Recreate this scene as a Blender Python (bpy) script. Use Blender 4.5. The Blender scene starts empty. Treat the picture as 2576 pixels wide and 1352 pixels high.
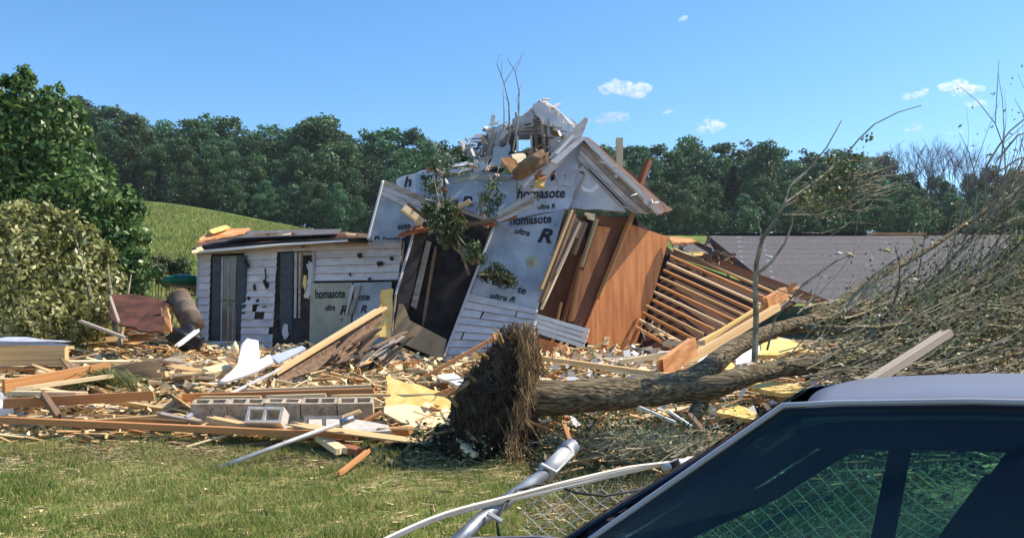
import bpy, math, random
import numpy as np
from mathutils import Vector, Matrix, Quaternion

R = math.radians
SC = bpy.context.scene
COL = SC.collection
CAM_H = 1.60          # eye height; the yard rises from the car towards the house
HOR = 850             # row of the true horizon in a 2576 x 1352 view

# ------------------------------------------------------------------ camera, sky, sun, exposure
cam_d = bpy.data.cameras.new('camera')
cam = bpy.data.objects.new('camera', cam_d)
COL.objects.link(cam)
cam.location = (0, 0, CAM_H)
cam.rotation_euler = (R(90), 0, 0)
cam_d.sensor_width = 36
cam_d.lens = 36 * 2231 / 2576
cam_d.shift_y = (HOR - 676) / 2576
cam_d.clip_end = 6000
cam_d.clip_start = 0.05
SC.camera = cam

SUN_AZ, SUN_EL = R(74), R(50)           # azimuth from +Y towards +X
sun_dir = Vector((math.sin(SUN_AZ) * math.cos(SUN_EL), math.cos(SUN_AZ) * math.cos(SUN_EL), math.sin(SUN_EL)))
world = bpy.data.worlds.new('World')
SC.world = world
world.use_nodes = True
wn = world.node_tree
bg = wn.nodes['Background']
sky = wn.nodes.new('ShaderNodeTexSky')
sky.sky_type = 'NISHITA'
sky.sun_disc = False
sky.sun_elevation = SUN_EL
sky.sun_rotation = SUN_AZ
sky.altitude = 0
sky.air_density = 1.0
sky.dust_density = 0.3
sky.ozone_density = 3.0
hs = wn.nodes.new('ShaderNodeHueSaturation'); hs.inputs['Saturation'].default_value = 1.24; hs.inputs['Value'].default_value = 1.0
wn.links.new(sky.outputs[0], hs.inputs['Color']); wn.links.new(hs.outputs[0], bg.inputs[0])
bg.inputs[1].default_value = 0.15
sun_d = bpy.data.lights.new('sun', 'SUN')
sun_d.energy = 5.0
sun_d.angle = R(0.5)
sun_d.color = (1.0, 0.91, 0.76)
sun = bpy.data.objects.new('sun', sun_d)
sun.rotation_euler = (-sun_dir).to_track_quat('-Z', 'Y').to_euler()
COL.objects.link(sun)
SC.view_settings.view_transform = 'Standard'
SC.view_settings.look = 'None'
SC.view_settings.exposure = 0.50
SC.view_settings.gamma = 1
SC.view_settings.use_curve_mapping = False
SC.cycles.transparent_max_bounces = 24
SC.cycles.max_bounces = 8
SC.cycles.volume_bounces = 6
SC.cycles.volume_step_rate = 2

# ------------------------------------------------------------------ helpers
rng = np.random.default_rng(7)
random.seed(11)

def P(x, y, d):
    """point seen at (x, y) of a 2576 x 1352 view of the place, d metres away"""
    return Vector(((x - 1288) / 2231 * d, d, CAM_H - (y - HOR) / 2231 * d))

def G(x, y, z=0.0):
    """the same for a point z above the rising yard"""
    return P(x, y, (1.95 - z) * 2231 / (y - 650))

def ZP(y, d): return CAM_H - (y - HOR) / 2231 * d

def tag(o, label=None, cat=None, group=None, kind=None):
    if label: o['label'] = label
    if cat: o['category'] = cat
    if group: o['group'] = group
    if kind: o['kind'] = kind
    return o

def adopt(o, parent):
    if parent is not None:
        o.parent = parent
        p = parent; loc = Vector((0, 0, 0))
        while p is not None:
            if p.parent is None:
                loc += p.location
            else:
                loc = p['_wl'] if False else WORLD[p.name]
                break
            p = p.parent
        o.matrix_parent_inverse = Matrix.Identity(4)
        M = Matrix.Translation(-loc) if parent.parent is None else WORLD_M[parent.name].inverted()
        if parent.parent is None and parent.type != 'EMPTY':
            M = parent.matrix_basis.inverted()
        o.matrix_parent_inverse = M
    WORLD_M[o.name] = o.matrix_basis.copy()
    WORLD[o.name] = o.location.copy()
    return o
WORLD, WORLD_M = {}, {}

def thing(name, loc, label, cat, group=None):
    o = bpy.data.objects.new(name, None)
    COL.objects.link(o)
    o.location = loc
    o.empty_display_size = 0.1
    WORLD_M[o.name] = o.matrix_basis.copy(); WORLD[o.name] = o.location.copy()
    return tag(o, label, cat, group)

def npmesh(name, V, F, mat, k=None):
    """V (n,3), F (m,k) arrays of equal-size faces"""
    V = np.asarray(V, dtype=np.float32); F = np.asarray(F, dtype=np.int32)
    me = bpy.data.meshes.new(name)
    me.vertices.add(len(V)); me.vertices.foreach_set('co', V.ravel())
    k = F.shape[1]
    me.loops.add(F.size); me.loops.foreach_set('vertex_index', F.ravel())
    me.polygons.add(len(F))
    me.polygons.foreach_set('loop_start', np.arange(0, F.size, k, dtype=np.int32))
    me.polygons.foreach_set('loop_total', np.full(len(F), k, dtype=np.int32))
    me.materials.append(mat)
    me.update(calc_edges=True)
    return me

def link(name, me, parent=None, mw=None):
    o = bpy.data.objects.new(name, me)
    COL.objects.link(o)
    if mw is not None: o.matrix_basis = mw
    return adopt(o, parent)

class MB:
    def __init__(s): s.v = []; s.f = []
    def add(s, vs, fs):
        b = len(s.v); s.v.extend([Vector(v) for v in vs]); s.f.extend([tuple(i + b for i in f) for f in fs])
    def hexa(s, v):                         # 8 corners: bottom ring 0-3, top ring 4-7
        s.add(v, [(0,3,2,1), (4,5,6,7), (0,1,5,4), (1,2,6,5), (2,3,7,6), (3,0,4,7)])
    def box(s, c, h, M=None):
        c = Vector(c)
        vs = [Vector((sx*h[0], sy*h[1], sz*h[2])) for sz in (-1,1) for sx, sy in ((-1,-1),(1,-1),(1,1),(-1,1))]
        if M is not None: vs = [M @ v for v in vs]
        s.hexa([c + v for v in vs])
    def tube(s, pts, rad, n=6, cap=True):
        pts = [Vector(p) for p in pts]
        if not hasattr(rad, '__len__'): rad = [rad] * len(pts)
        b = len(s.v); up = None
        for i, p in enumerate(pts):
            t = (pts[min(i+1, len(pts)-1)] - pts[max(i-1, 0)])
            if t.length < 1e-9: t = Vector((0,0,1))
            t.normalize()
            if up is None: up = Vector((0,0,1)) if abs(t.z) < .9 else Vector((1,0,0))
            a = t.cross(up)
            if a.length < 1e-4: a = t.cross(Vector((1,0,0)))
            a.normalize(); up = a.cross(t).normalized()
            for k in range(n):
                th = 2*math.pi*k/n
                s.v.append(p + (a*math.cos(th) + up*math.sin(th)) * rad[i])
        for i in range(len(pts)-1):
            for k in range(n):
                k2 = (k+1) % n
                s.f.append((b+i*n+k, b+i*n+k2, b+(i+1)*n+k2, b+(i+1)*n+k))
        if cap:
            s.f.append(tuple(b+k for k in range(n))[::-1]); e = b+(len(pts)-1)*n
            s.f.append(tuple(e+k for k in range(n)))
    def poly(s, pts, off):                  # polygon extruded by off
        n = len(pts); pts = [Vector(p) for p in pts]
        s.add(pts + [p + off for p in pts], [tuple(range(n)), tuple(range(2*n-1, n-1, -1))] +
              [(i, i+n, (i+1) % n + n, (i+1) % n) for i in range(n)])
    def build(s, name, mat, parent=None, smooth=False, recalc=True):
        c = sum(s.v, Vector()) / len(s.v)
        me = bpy.data.meshes.new(name)
        me.from_pydata([v - c for v in s.v], [], s.f)
        me.materials.append(mat)
        if recalc:
            import bmesh
            bm = bmesh.new(); bm.from_mesh(me); bmesh.ops.recalc_face_normals(bm, faces=bm.faces); bm.to_mesh(me); bm.free()
        if smooth: me.polygons.foreach_set('use_smooth', [True]*len(me.polygons))
        me.update()
        return link(name, me, parent, Matrix.Translation(c))

def pnormal(pts):
    n = Vector()
    for i in range(len(pts)):
        a, b = pts[i], pts[(i+1) % len(pts)]
        n += a.cross(b)
    if n.length < 1e-9: return Vector((0,-1,0))
    n.normalize()
    c = sum(pts, Vector())/len(pts) - Vector((0,0,CAM_H))
    return -n if n.dot(c) > 0 else n

def slab(name, mat, pts, th=0.03, parent=None, push=0.0):
    """solid sheet: the polygon is its visible face"""
    pts = [p if isinstance(p, Vector) else P(*p) for p in pts]
    n = pnormal(pts)
    pts = [p + n*push for p in pts]
    m = MB(); m.poly(pts, -n*th)
    return m.build(name, mat, parent)

def ragged(pts, amp=0.03, k=4, seed=0):
    """subdivide and roughen the outline of a polygon (3D points)"""
    r = random.Random(seed); pts = [p if isinstance(p, Vector) else P(*p) for p in pts]
    out = []
    for i in range(len(pts)):
        a, b = pts[i], pts[(i+1) % len(pts)]
        t = b - a; n = pnormal(pts); s = t.cross(n).normalized()
        out.append(a)
        for j in range(1, k):
            out.append(a + t*((j + r.uniform(-.25,.25))/k) + s*r.uniform(-amp, amp))
    return out

# ------------------------------------------------------------------ materials
def mat_new(name):
    m = bpy.data.materials.new(name); m.use_nodes = True
    nt = m.node_tree
    return m, nt, nt.nodes['Principled BSDF']

def ramp(nt, fac, stops):
    r = nt.nodes.new('ShaderNodeValToRGB')
    el = r.color_ramp.elements
    while len(el) < len(stops): el.new(0.5)
    for e, (p, c) in zip(el, stops):
        e.position = p; e.color = (*c, 1)
    nt.links.new(fac, r.inputs[0])
    return r.outputs[0]

def MAT(name, c1, c2, scale=6, stretch=(1,1,1), rough=0.8, bump=0.25, rand=0.25, c3=None, detail=5, metallic=0, spec=0.3, dist=0.02, lo=.35, hi=.65, spots=None):
    m, nt, b = mat_new(name)
    tc = nt.nodes.new('ShaderNodeTexCoord')
    oi = nt.nodes.new('ShaderNodeObjectInfo')
    mp = nt.nodes.new('ShaderNodeMapping'); mp.inputs['Scale'].default_value = stretch
    nt.links.new(tc.outputs['Object'], mp.inputs[0])
    cm = nt.nodes.new('ShaderNodeCombineXYZ')
    mu = nt.nodes.new('ShaderNodeMath'); mu.operation = 'MULTIPLY'; mu.inputs[1].default_value = 53
    nt.links.new(oi.outputs['Random'], mu.inputs[0])
    for i in range(3): nt.links.new(mu.outputs[0], cm.inputs[i])
    nt.links.new(cm.outputs[0], mp.inputs['Location'])
    no = nt.nodes.new('ShaderNodeTexNoise'); no.inputs['Scale'].default_value = scale; no.inputs['Detail'].default_value = detail
    nt.links.new(mp.outputs[0], no.inputs['Vector'])
    stops = [(lo, c1), (hi, c2)] if c3 is None else [(lo, c1), ((lo+hi)/2, c2), (hi, c3)]
    col = ramp(nt, no.outputs[0], stops)
    if spots:
        n2 = nt.nodes.new('ShaderNodeTexNoise'); n2.inputs['Scale'].default_value = spots[1]; n2.inputs['Detail'].default_value = 4
        nt.links.new(tc.outputs['Object'], n2.inputs['Vector'])
        mr = nt.nodes.new('ShaderNodeMapRange'); mr.inputs[1].default_value = spots[2]; mr.inputs[2].default_value = spots[2]+.06
        nt.links.new(n2.outputs[0], mr.inputs[0])
        mx = nt.nodes.new('ShaderNodeMix'); mx.data_type = 'RGBA'; mx.inputs['B'].default_value = (*spots[0], 1)
        nt.links.new(mr.outputs[0], mx.inputs['Factor']); nt.links.new(col, mx.inputs['A'])
        col = mx.outputs['Result']
    hsv = nt.nodes.new('ShaderNodeHueSaturation')
    mr = nt.nodes.new('ShaderNodeMapRange'); mr.inputs[3].default_value = 1-rand; mr.inputs[4].default_value = 1+rand
    nt.links.new(oi.outputs['Random'], mr.inputs[0]); nt.links.new(mr.outputs[0], hsv.inputs['Value'])
    nt.links.new(col, hsv.inputs['Color'])
    nt.links.new(hsv.outputs[0], b.inputs['Base Color'])
    b.inputs['Roughness'].default_value = rough
    b.inputs['Metallic'].default_value = metallic
    b.inputs['Specular IOR Level'].default_value = spec
    if bump:
        bp = nt.nodes.new('ShaderNodeBump'); bp.inputs['Strength'].default_value = bump; bp.inputs['Distance'].default_value = dist
        nt.links.new(no.outputs[0], bp.inputs['Height']); nt.links.new(bp.outputs[0], b.inputs['Normal'])
    return m

def LEAF(name, c1, c2, scale=1.0, trans=0.25, rough=0.45, rand=0.15, c3=None, fine=9.0):
    """leaf colour varies over the crown and from leaf to leaf"""
    m, nt, b = mat_new(name)
    geo = nt.nodes.new('ShaderNodeNewGeometry'); oi = nt.nodes.new('ShaderNodeObjectInfo')
    tc = nt.nodes.new('ShaderNodeTexCoord')
    no = nt.nodes.new('ShaderNodeTexNoise'); no.inputs['Scale'].default_value = scale; no.inputs['Detail'].default_value = 3
    nt.links.new(tc.outputs['Object'], no.inputs['Vector'])
    ad = nt.nodes.new('ShaderNodeMath'); ad.operation = 'MULTIPLY_ADD'; ad.inputs[1].default_value = 0.45; 
    nt.links.new(geo.outputs['Random Per Island'], ad.inputs[0]); 
    sb = nt.nodes.new('ShaderNodeMath'); sb.operation = 'SUBTRACT'; sb.inputs[1].default_value = 0.22
    nt.links.new(no.outputs[0], sb.inputs[0]); nt.links.new(sb.outputs[0], ad.inputs[2])
    stops = [(.3, c1), (.7, c2)] if c3 is None else [(.25, c1), (.55, c2), (.8, c3)]
    col = ramp(nt, ad.outputs[0], stops)
    hsv = nt.nodes.new('ShaderNodeHueSaturation')
    mr = nt.nodes.new('ShaderNodeMapRange'); mr.inputs[3].default_value = 1-rand; mr.inputs[4].default_value = 1+rand
    mr2 = nt.nodes.new('ShaderNodeMapRange'); mr2.inputs[3].default_value = .5-rand*.13; mr2.inputs[4].default_value = .5+rand*.1
    nt.links.new(oi.outputs['Random'], mr.inputs[0]); nt.links.new(mr.outputs[0], hsv.inputs['Value'])
    nt.links.new(oi.outputs['Random'], mr2.inputs[0]); nt.links.new(mr2.outputs[0], hsv.inputs['Hue'])
    nt.links.new(col, hsv.inputs['Color'])
    nt.links.new(hsv.outputs[0], b.inputs['Base Color'])
    b.inputs['Roughness'].default_value = rough
    b.inputs['Specular IOR Level'].default_value = 0.35
    if trans:
        tr = nt.nodes.new('ShaderNodeBsdfTranslucent'); nt.links.new(hsv.outputs[0], tr.inputs[0])
        mx = nt.nodes.new('ShaderNodeMixShader'); mx.inputs[0].default_value = trans
        nt.links.new(b.outputs[0], mx.inputs[1]); nt.links.new(tr.outputs[0], mx.inputs[2])
        nt.links.new(mx.outputs[0], nt.nodes['Material Output'].inputs[0])
    return m

WG = (.35, 7, 7)
m_pine = MAT('pine_lumber', (.54,.33,.14), (.78,.53,.26), 3, WG, .7, .3, .22)
m_pale = MAT('pale_fresh_lumber', (.70,.51,.27), (.90,.72,.44), 3, WG, .7, .3, .15)
m_orange = MAT('orange_stained_lumber', (.48,.19,.06), (.66,.32,.12), 3, WG, .6, .3, .2)
m_brown = MAT('weathered_brown_lumber', (.15,.09,.055), (.32,.20,.12), 3, WG, .85, .4, .25)
m_greyw = MAT('grey_weathered_wood', (.27,.21,.16), (.46,.38,.30), 3, WG, .85, .4, .2)
m_redw = MAT('red_brown_lumber', (.22,.07,.035), (.38,.15,.07), 3, WG, .8, .3, .2)
m_white = MAT('chalky_white_paint', (.66,.64,.62), (.82,.80,.78), 2, (1,1,1), .6, .1, .06)
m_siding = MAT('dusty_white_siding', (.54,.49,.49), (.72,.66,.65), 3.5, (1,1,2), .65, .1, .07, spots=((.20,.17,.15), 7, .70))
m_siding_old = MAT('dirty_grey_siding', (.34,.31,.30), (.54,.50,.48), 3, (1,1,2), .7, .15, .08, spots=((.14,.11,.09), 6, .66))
m_insul = MAT('blue_grey_insulation_facing', (.26,.30,.35), (.46,.49,.54), 2.2, (1,1,1), .55, .12, .05, spots=((.16,.17,.18), 5, .68))
m_insul_b = MAT('pale_insulation_facing', (.42,.42,.46), (.62,.61,.63), 2.0, (1,1,1), .55, .12, .05, spots=((.30,.20,.18), 3.5, .62))
m_insul_t = MAT('tan_insulation_board', (.32,.31,.24), (.46,.44,.34), 2.5, (1,1,1), .7, .15, .05, spots=((.15,.13,.1), 6, .66))
m_foam = MAT('yellow_insulation_foam', (.78,.48,.12), (.90,.66,.25), 9, (1,1,1), .85, .5, .08, spots=((.45,.28,.12), 9, .66))
m_ink = MAT('black_print', (.012,.014,.02), (.03,.03,.04), 8, rough=.6, bump=0, rand=0)
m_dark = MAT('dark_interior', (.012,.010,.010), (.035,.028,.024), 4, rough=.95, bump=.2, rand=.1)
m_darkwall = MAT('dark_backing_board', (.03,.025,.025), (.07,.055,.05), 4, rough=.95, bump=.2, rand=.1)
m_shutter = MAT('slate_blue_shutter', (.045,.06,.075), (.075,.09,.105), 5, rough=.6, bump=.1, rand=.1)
m_glassdark = MAT('dark_window_glass', (.05,.055,.06), (.13,.13,.13), 2, rough=.12, bump=.02, rand=.05, spec=.6)
m_blueshade = MAT('shaded_white_siding', (.30,.34,.44), (.42,.46,.55), 3, rough=.5, bump=.1, rand=.05)  # white siding boards with bluish shade put into the colour
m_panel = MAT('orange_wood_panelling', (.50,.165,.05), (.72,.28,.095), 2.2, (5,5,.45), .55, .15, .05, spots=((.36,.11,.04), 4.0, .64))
m_panel_shade = MAT('shaded_orange_panelling', (.14,.05,.025), (.22,.085,.04), 2.5, (1,1,.4), .6, .08, .05)  # the orange panelling again, with its shadow put into the colour
m_panel_g = MAT('brown_plaster_panel', (.30,.19,.10), (.50,.33,.18), 2.5, (1,1,.6), .8, .2, .05)
m_roof = MAT('grey_asphalt_shingles', (.085,.077,.08), (.13,.118,.12), 14, (1,1,1), .9, .5, .06, detail=8, spots=((.27,.26,.27), 3, .66))
m_tar = MAT('brown_roof_decking', (.07,.04,.03), (.17,.09,.06), 6, rough=.9, bump=.3)
m_deck = MAT('shade_darkened_decking', (.035,.014,.008), (.085,.032,.018), 6, WG, .9, .3, .05)  # decking painted darker to carry the shade between the rafters
m_torn = MAT('torn_orange_sheathing', (.50,.20,.07), (.74,.38,.16), 4, (1,1,1), .8, .4, .1)
m_rust = MAT('rusty_red_sheet', (.05,.02,.014), (.12,.045,.028), 4, rough=.8, bump=.3, rand=.05)
m_block = MAT('concrete_block', (.36,.28,.20), (.56,.46,.34), 12, rough=.95, bump=.5, rand=.12, dist=.01, spots=((.22,.18,.14), 5, .62))
m_blockw = MAT('pale_concrete_block', (.50,.45,.38), (.66,.60,.52), 12, rough=.95, bump=.5, rand=.05, dist=.01)
m_galv = MAT('galvanised_steel', (.20,.215,.24), (.34,.36,.39), 10, rough=.48, bump=.05, metallic=.75, rand=.05, spec=.5)
m_galvp = MAT('dull_galvanised_pipe', (.42,.41,.40), (.58,.56,.54), 10, rough=.5, bump=.05, metallic=.3, rand=.05)
m_wire = MAT('chain_link_wire', (.50,.50,.50), (.68,.68,.66), 8, rough=.45, bump=0, metallic=.35, rand=.05)
m_cable = MAT('cream_cable', (.72,.64,.52), (.86,.78,.66), 5, rough=.5, bump=.05, rand=.05)
m_blackwire = MAT('black_wire', (.01,.01,.01), (.03,.03,.03), 5, rough=.5, bump=0)
m_bark = MAT('tree_bark', (.055,.036,.02), (.17,.125,.07), 9, (.6,5,5), .95, .9, .05, dist=.05, c3=(.34,.28,.165), lo=.34, hi=.66)
m_barkd = MAT('dark_bark', (.05,.035,.025), (.13,.095,.065), 9, (1,1,1), .95, .5, .1, dist=.03)
m_twig = MAT('grey_olive_twigs', (.13,.11,.07), (.36,.31,.21), 6, rough=.85, bump=.2, rand=.1)
m_twigl = MAT('pale_olive_twigs', (.32,.26,.15), (.55,.46,.30), 6, rough=.85, bump=.2, rand=.1)
m_root = MAT('root_soil', (.016,.010,.007), (.05,.03,.018), 9, rough=1, bump=1.0, rand=0, dist=.1)
m_rootf = MAT('root_and_lit_rim_fibres', (.10,.06,.032), (.42,.27,.13), 6, rough=.9, bump=.2, rand=0)  # roots, and the rim fibres whose sunlight is painted by this paler tone
m_green = MAT('green_tarpaulin', (.01,.09,.045), (.02,.17,.08), 5, rough=.35, bump=.1)
m_barrel = MAT('brown_steel_barrel', (.10,.07,.05), (.20,.15,.11), 5, rough=.7, bump=.2)
m_carpaint = MAT('silver_lilac_car_paint', (.19,.178,.20), (.22,.205,.23), 3, rough=.38, bump=0, rand=0, metallic=.25, spec=.6)
m_carsill = MAT('bright_pillar_trim', (.36,.35,.39), (.41,.40,.44), 3, rough=.4, bump=0, rand=0, spec=.5)
m_cartrim = MAT('black_car_trim', (.008,.008,.011), (.014,.014,.018), 4, rough=.5, bump=0, rand=0)
m_carin = MAT('dark_car_interior', (.008,.009,.014), (.018,.02,.028), 4, rough=.9, bump=0, rand=0)
m_tyre = MAT('tyre_rubber', (.015,.015,.015), (.03,.03,.03), 8, rough=.9, bump=.2, rand=0)
m_cloth = MAT('brown_cushion_fabric', (.20,.12,.07), (.36,.24,.14), 5, rough=1, bump=.5)
m_bag = MAT('pale_blue_plastic_sheet', (.55,.57,.72), (.74,.76,.88), 5, rough=.35, bump=.3)
m_pink = MAT('red_plastic', (.45,.02,.03), (.6,.04,.05), 5, rough=.4, bump=.1)
m_straw = MAT('straw_stalks', (.42,.33,.17), (.66,.54,.30), 2, rough=.9, bump=0, rand=.1)
m_strawb = MAT('brown_dry_litter', (.14,.09,.05), (.34,.24,.13), 2, rough=.9, bump=0, rand=.1)

l_far = LEAF('woodland_leaves', (.028,.070,.040), (.072,.150,.062), .35, .3, .55, .40, c3=(.13,.21,.07))  # distant haze put into the leaf colour as a bluish tint
l_fard = LEAF('dark_conifer_needles', (.008,.022,.016), (.018,.046,.026), .4, .1, .7, .2)
l_near = LEAF('fresh_green_leaves', (.025,.07,.02), (.10,.19,.04), .8, .3, .40, .1, c3=(.34,.42,.16))
l_pale = LEAF('pale_olive_leaves', (.09,.095,.025), (.32,.31,.10), .9, .35, .40, .1, c3=(.74,.68,.36))
l_bush = LEAF('mid_green_leaves', (.02,.05,.02), (.09,.13,.045), 1.2, .25, .45, .15, c3=(.30,.34,.18))
l_dry = LEAF('wilted_olive_leaves', (.05,.065,.022), (.15,.18,.06), 1.2, .2, .5, .15, c3=(.34,.31,.18))
l_dark = LEAF('deep_green_leaves', (.010,.026,.012), (.04,.065,.024), 1.2, .2, .5, .15, c3=(.13,.14,.06))
l_grass = LEAF('lawn_grass', (.085,.14,.022), (.20,.285,.05), .9, .4, .6, .1, c3=(.44,.41,.16))
l_grassy = LEAF('dry_lawn_grass', (.22,.19,.06), (.44,.36,.14), .8, .3, .7, .1, c3=(.52,.43,.20))
l_hay = LEAF('tall_grass_clump', (.06,.09,.02), (.20,.23,.07), 1.5, .25, .5, .1, c3=(.42,.40,.18))

# ------------------------------------------------------------------ terrain
def sstep(t): t = np.clip(t, 0, 1); return t*t*(3-2*t)
def terr(X, Y):
    X = np.asarray(X, float); Y = np.asarray(Y, float)
    Xp = X / np.maximum(Y, 30) * 100          # bearing, so the skyline keeps its shape with distance
    z100 = 4.7 + 3.9*sstep((-Xp-17)/26) + 7*sstep((-Xp-40)/50)
    t = np.clip((Y-24)/76, 0, None)
    z = np.where(t < 1, z100*np.power(np.clip(t, 0, 1), 1.25), z100*(1+ .55*(1-np.exp(-(t-1)*.8))))
    z = z + np.where(Y > 26, .12*np.sin(X*.21+Y*.13)*np.clip((Y-26)/20, 0, 1), 0)
    z = z + np.clip(-.35+.0896*np.minimum(Y, 150), 0, None)
    near = np.clip(1-np.abs(Y-14)/12, 0, 1)
    z = z + near*.05*np.sin(X*1.3+.7)*np.sin(Y*.9)
    return z
def tz(X, Y): return float(terr(X, Y))

def make_ground():
    xs = np.concatenate([np.linspace(-900, -70, 30), np.linspace(-66, -12, 70), np.linspace(-11.7, 11.7, 110), np.linspace(12, 66, 70), np.linspace(70, 900, 30)])
    ys = np.concatenate([np.linspace(-300, -12, 20), np.linspace(-11, 3, 15), np.linspace(3.2, 26, 120), np.linspace(27, 130, 80), np.linspace(135, 1800, 40)])
    XX, YY = np.meshgrid(xs, ys)
    ZZ = terr(XX, YY)
    V = np.stack([XX, YY, ZZ], -1).reshape(-1, 3)
    nx, ny = len(xs), len(ys)
    i = np.arange((ny-1)*nx).reshape(ny-1, nx)[:, :-1].ravel()
    F = np.stack([i, i+1, i+nx+1, i+nx], -1)
    m, nt, b = mat_new('ground_grass_and_soil')
    tc = nt.nodes.new('ShaderNodeTexCoord'); sep = nt.nodes.new('ShaderNodeSeparateXYZ')
    nt.links.new(tc.outputs['Object'], sep.inputs[0])
    def noise(s, d=5, vec=None):
        n = nt.nodes.new('ShaderNodeTexNoise'); n.inputs['Scale'].default_value = s; n.inputs['Detail'].default_value = d
        nt.links.new(tc.outputs['Object'] if vec is None else vec, n.inputs['Vector']); return n.outputs[0]
    def math_(op, a, b_):
        n = nt.nodes.new('ShaderNodeMath'); n.operation = op
        for k, s in enumerate((a, b_)):
            if isinstance(s, (int, float)): n.inputs[k].default_value = s
            else: nt.links.new(s, n.inputs[k])
        return n.outputs[0]
    def mr(v, a, b_):
        n = nt.nodes.new('ShaderNodeMapRange'); n.interpolation_type = 'SMOOTHSTEP'
        n.inputs[1].default_value = a; n.inputs[2].default_value = b_; nt.links.new(v, n.inputs[0]); return n.outputs[0]
    def mix(f, a, b_):
        n = nt.nodes.new('ShaderNodeMix'); n.data_type = 'RGBA'
        nt.links.new(f, n.inputs['Factor']); nt.links.new(a, n.inputs['A']); nt.links.new(b_, n.inputs['B']); return n.outputs['Result']
    lawn = ramp(nt, noise(5, 7), [(.32, (.07,.10,.02)), (.5, (.17,.19,.045)), (.64, (.36,.29,.13))])
    litter = ramp(nt, noise(9, 8), [(.3, (.05,.033,.018)), (.5, (.20,.14,.075)), (.7, (.48,.35,.19))])
    mpf = nt.nodes.new('ShaderNodeMapping'); mpf.inputs['Scale'].default_value = (.5, .12, .5)
    nt.links.new(tc.outputs['Object'], mpf.inputs[0])
    field = ramp(nt, noise(1.0, 7, mpf.outputs[0]), [(.3, (.065,.115,.022)), (.5, (.125,.185,.032)), (.68, (.23,.235,.06))])
    wob = math_('MULTIPLY', math_('SUBTRACT', noise(1.2, 4), .5), 3.0)
    y1 = math_('ADD', sep.outputs[1], wob)
    x1 = math_('ADD', sep.outputs[0], wob)
    f_lit = mr(y1, 8.6, 10.2)
    # strawy strip right of the lawn
    f_right = mr(x1, .1, 1.0)
    f1 = math_('MAXIMUM', f_lit, f_right)
    c = mix(f1, lawn, litter)
    c = mix(mr(y1, 24, 30), c, field)
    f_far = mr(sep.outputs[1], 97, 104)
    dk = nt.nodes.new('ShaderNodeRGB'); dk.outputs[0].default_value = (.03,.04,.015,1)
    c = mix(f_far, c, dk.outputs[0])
    nt.links.new(c, b.inputs['Base Color']); b.inputs['Roughness'].default_value = .95; b.inputs['Specular IOR Level'].default_value = .15
    bp = nt.nodes.new('ShaderNodeBump'); bp.inputs['Strength'].default_value = .8; bp.inputs['Distance'].default_value = .06
    nt.links.new(noise(14, 8), bp.inputs['Height']); nt.links.new(bp.outputs[0], b.inputs['Normal'])
    me = npmesh('ground', V, F, m)
    me.polygons.foreach_set('use_smooth', [True]*len(me.polygons))
    o = link('ground', me)
    tag(o, 'lawn, littered soil and the green hay field rising behind the wrecked house', kind='structure')
make_ground()

# ------------------------------------------------------------------ leaf and stick clouds
def leaf_arrays(C, N, size, aspect=.5, rs=None, fold=.0):
    """diamond leaves: centres C, rough normals N, lengths size"""
    rs = rs or rng
    n = len(C)
    N = N / np.maximum(np.linalg.norm(N, axis=1, keepdims=True), 1e-6)
    A = rs.normal(size=(n, 3)); A -= N*(A*N).sum(1, keepdims=True); A /= np.linalg.norm(A, axis=1, keepdims=True)
    B = np.cross(N, A)
    s = np.asarray(size).reshape(-1, 1)
    V = np.empty((n, 4, 3))
    V[:, 0] = C - A*s*.5; V[:, 1] = C + B*s*aspect*.5; V[:, 2] = C + A*s*.5; V[:, 3] = C - B*s*aspect*.5
    F = np.arange(n*4).reshape(n, 4)
    return V.reshape(-1, 3), F

def blob_leaves(lobes, n, size, out=.8, rs=None, shell=.75, zsq=1.0, aspect=.55, per=None):
    """leaves over the shells of a list of lobes (x, y, z, r)"""
    rs = rs or rng
    L = np.array(lobes, float)
    w = L[:, 3]**2; idx = rs.choice(len(L), n, p=w/w.sum())
    D = rs.normal(size=(n, 3)); D /= np.linalg.norm(D, axis=1, keepdims=True)
    rad = L[idx, 3]*(shell + (1.08-shell)*rs.random(n)**.7)
    rad *= 1 + .22*np.sin(D[:, 0]*7+idx)*np.sin(D[:, 2]*6+idx*2)
    C = L[idx, :3] + D*rad[:, None]*np.array([1, 1, zsq])
    N = D*out + rs.normal(size=(n, 3))*.55
    return leaf_arrays(C, N, size*rs.uniform(.6, 1.35, n), aspect, rs)

def cat(*vf):
    Vs, Fs, b = [], [], 0
    for V, F in vf:
        Vs.append(V); Fs.append(F+b); b += len(V)
    return np.concatenate(Vs), np.concatenate(Fs)

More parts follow.
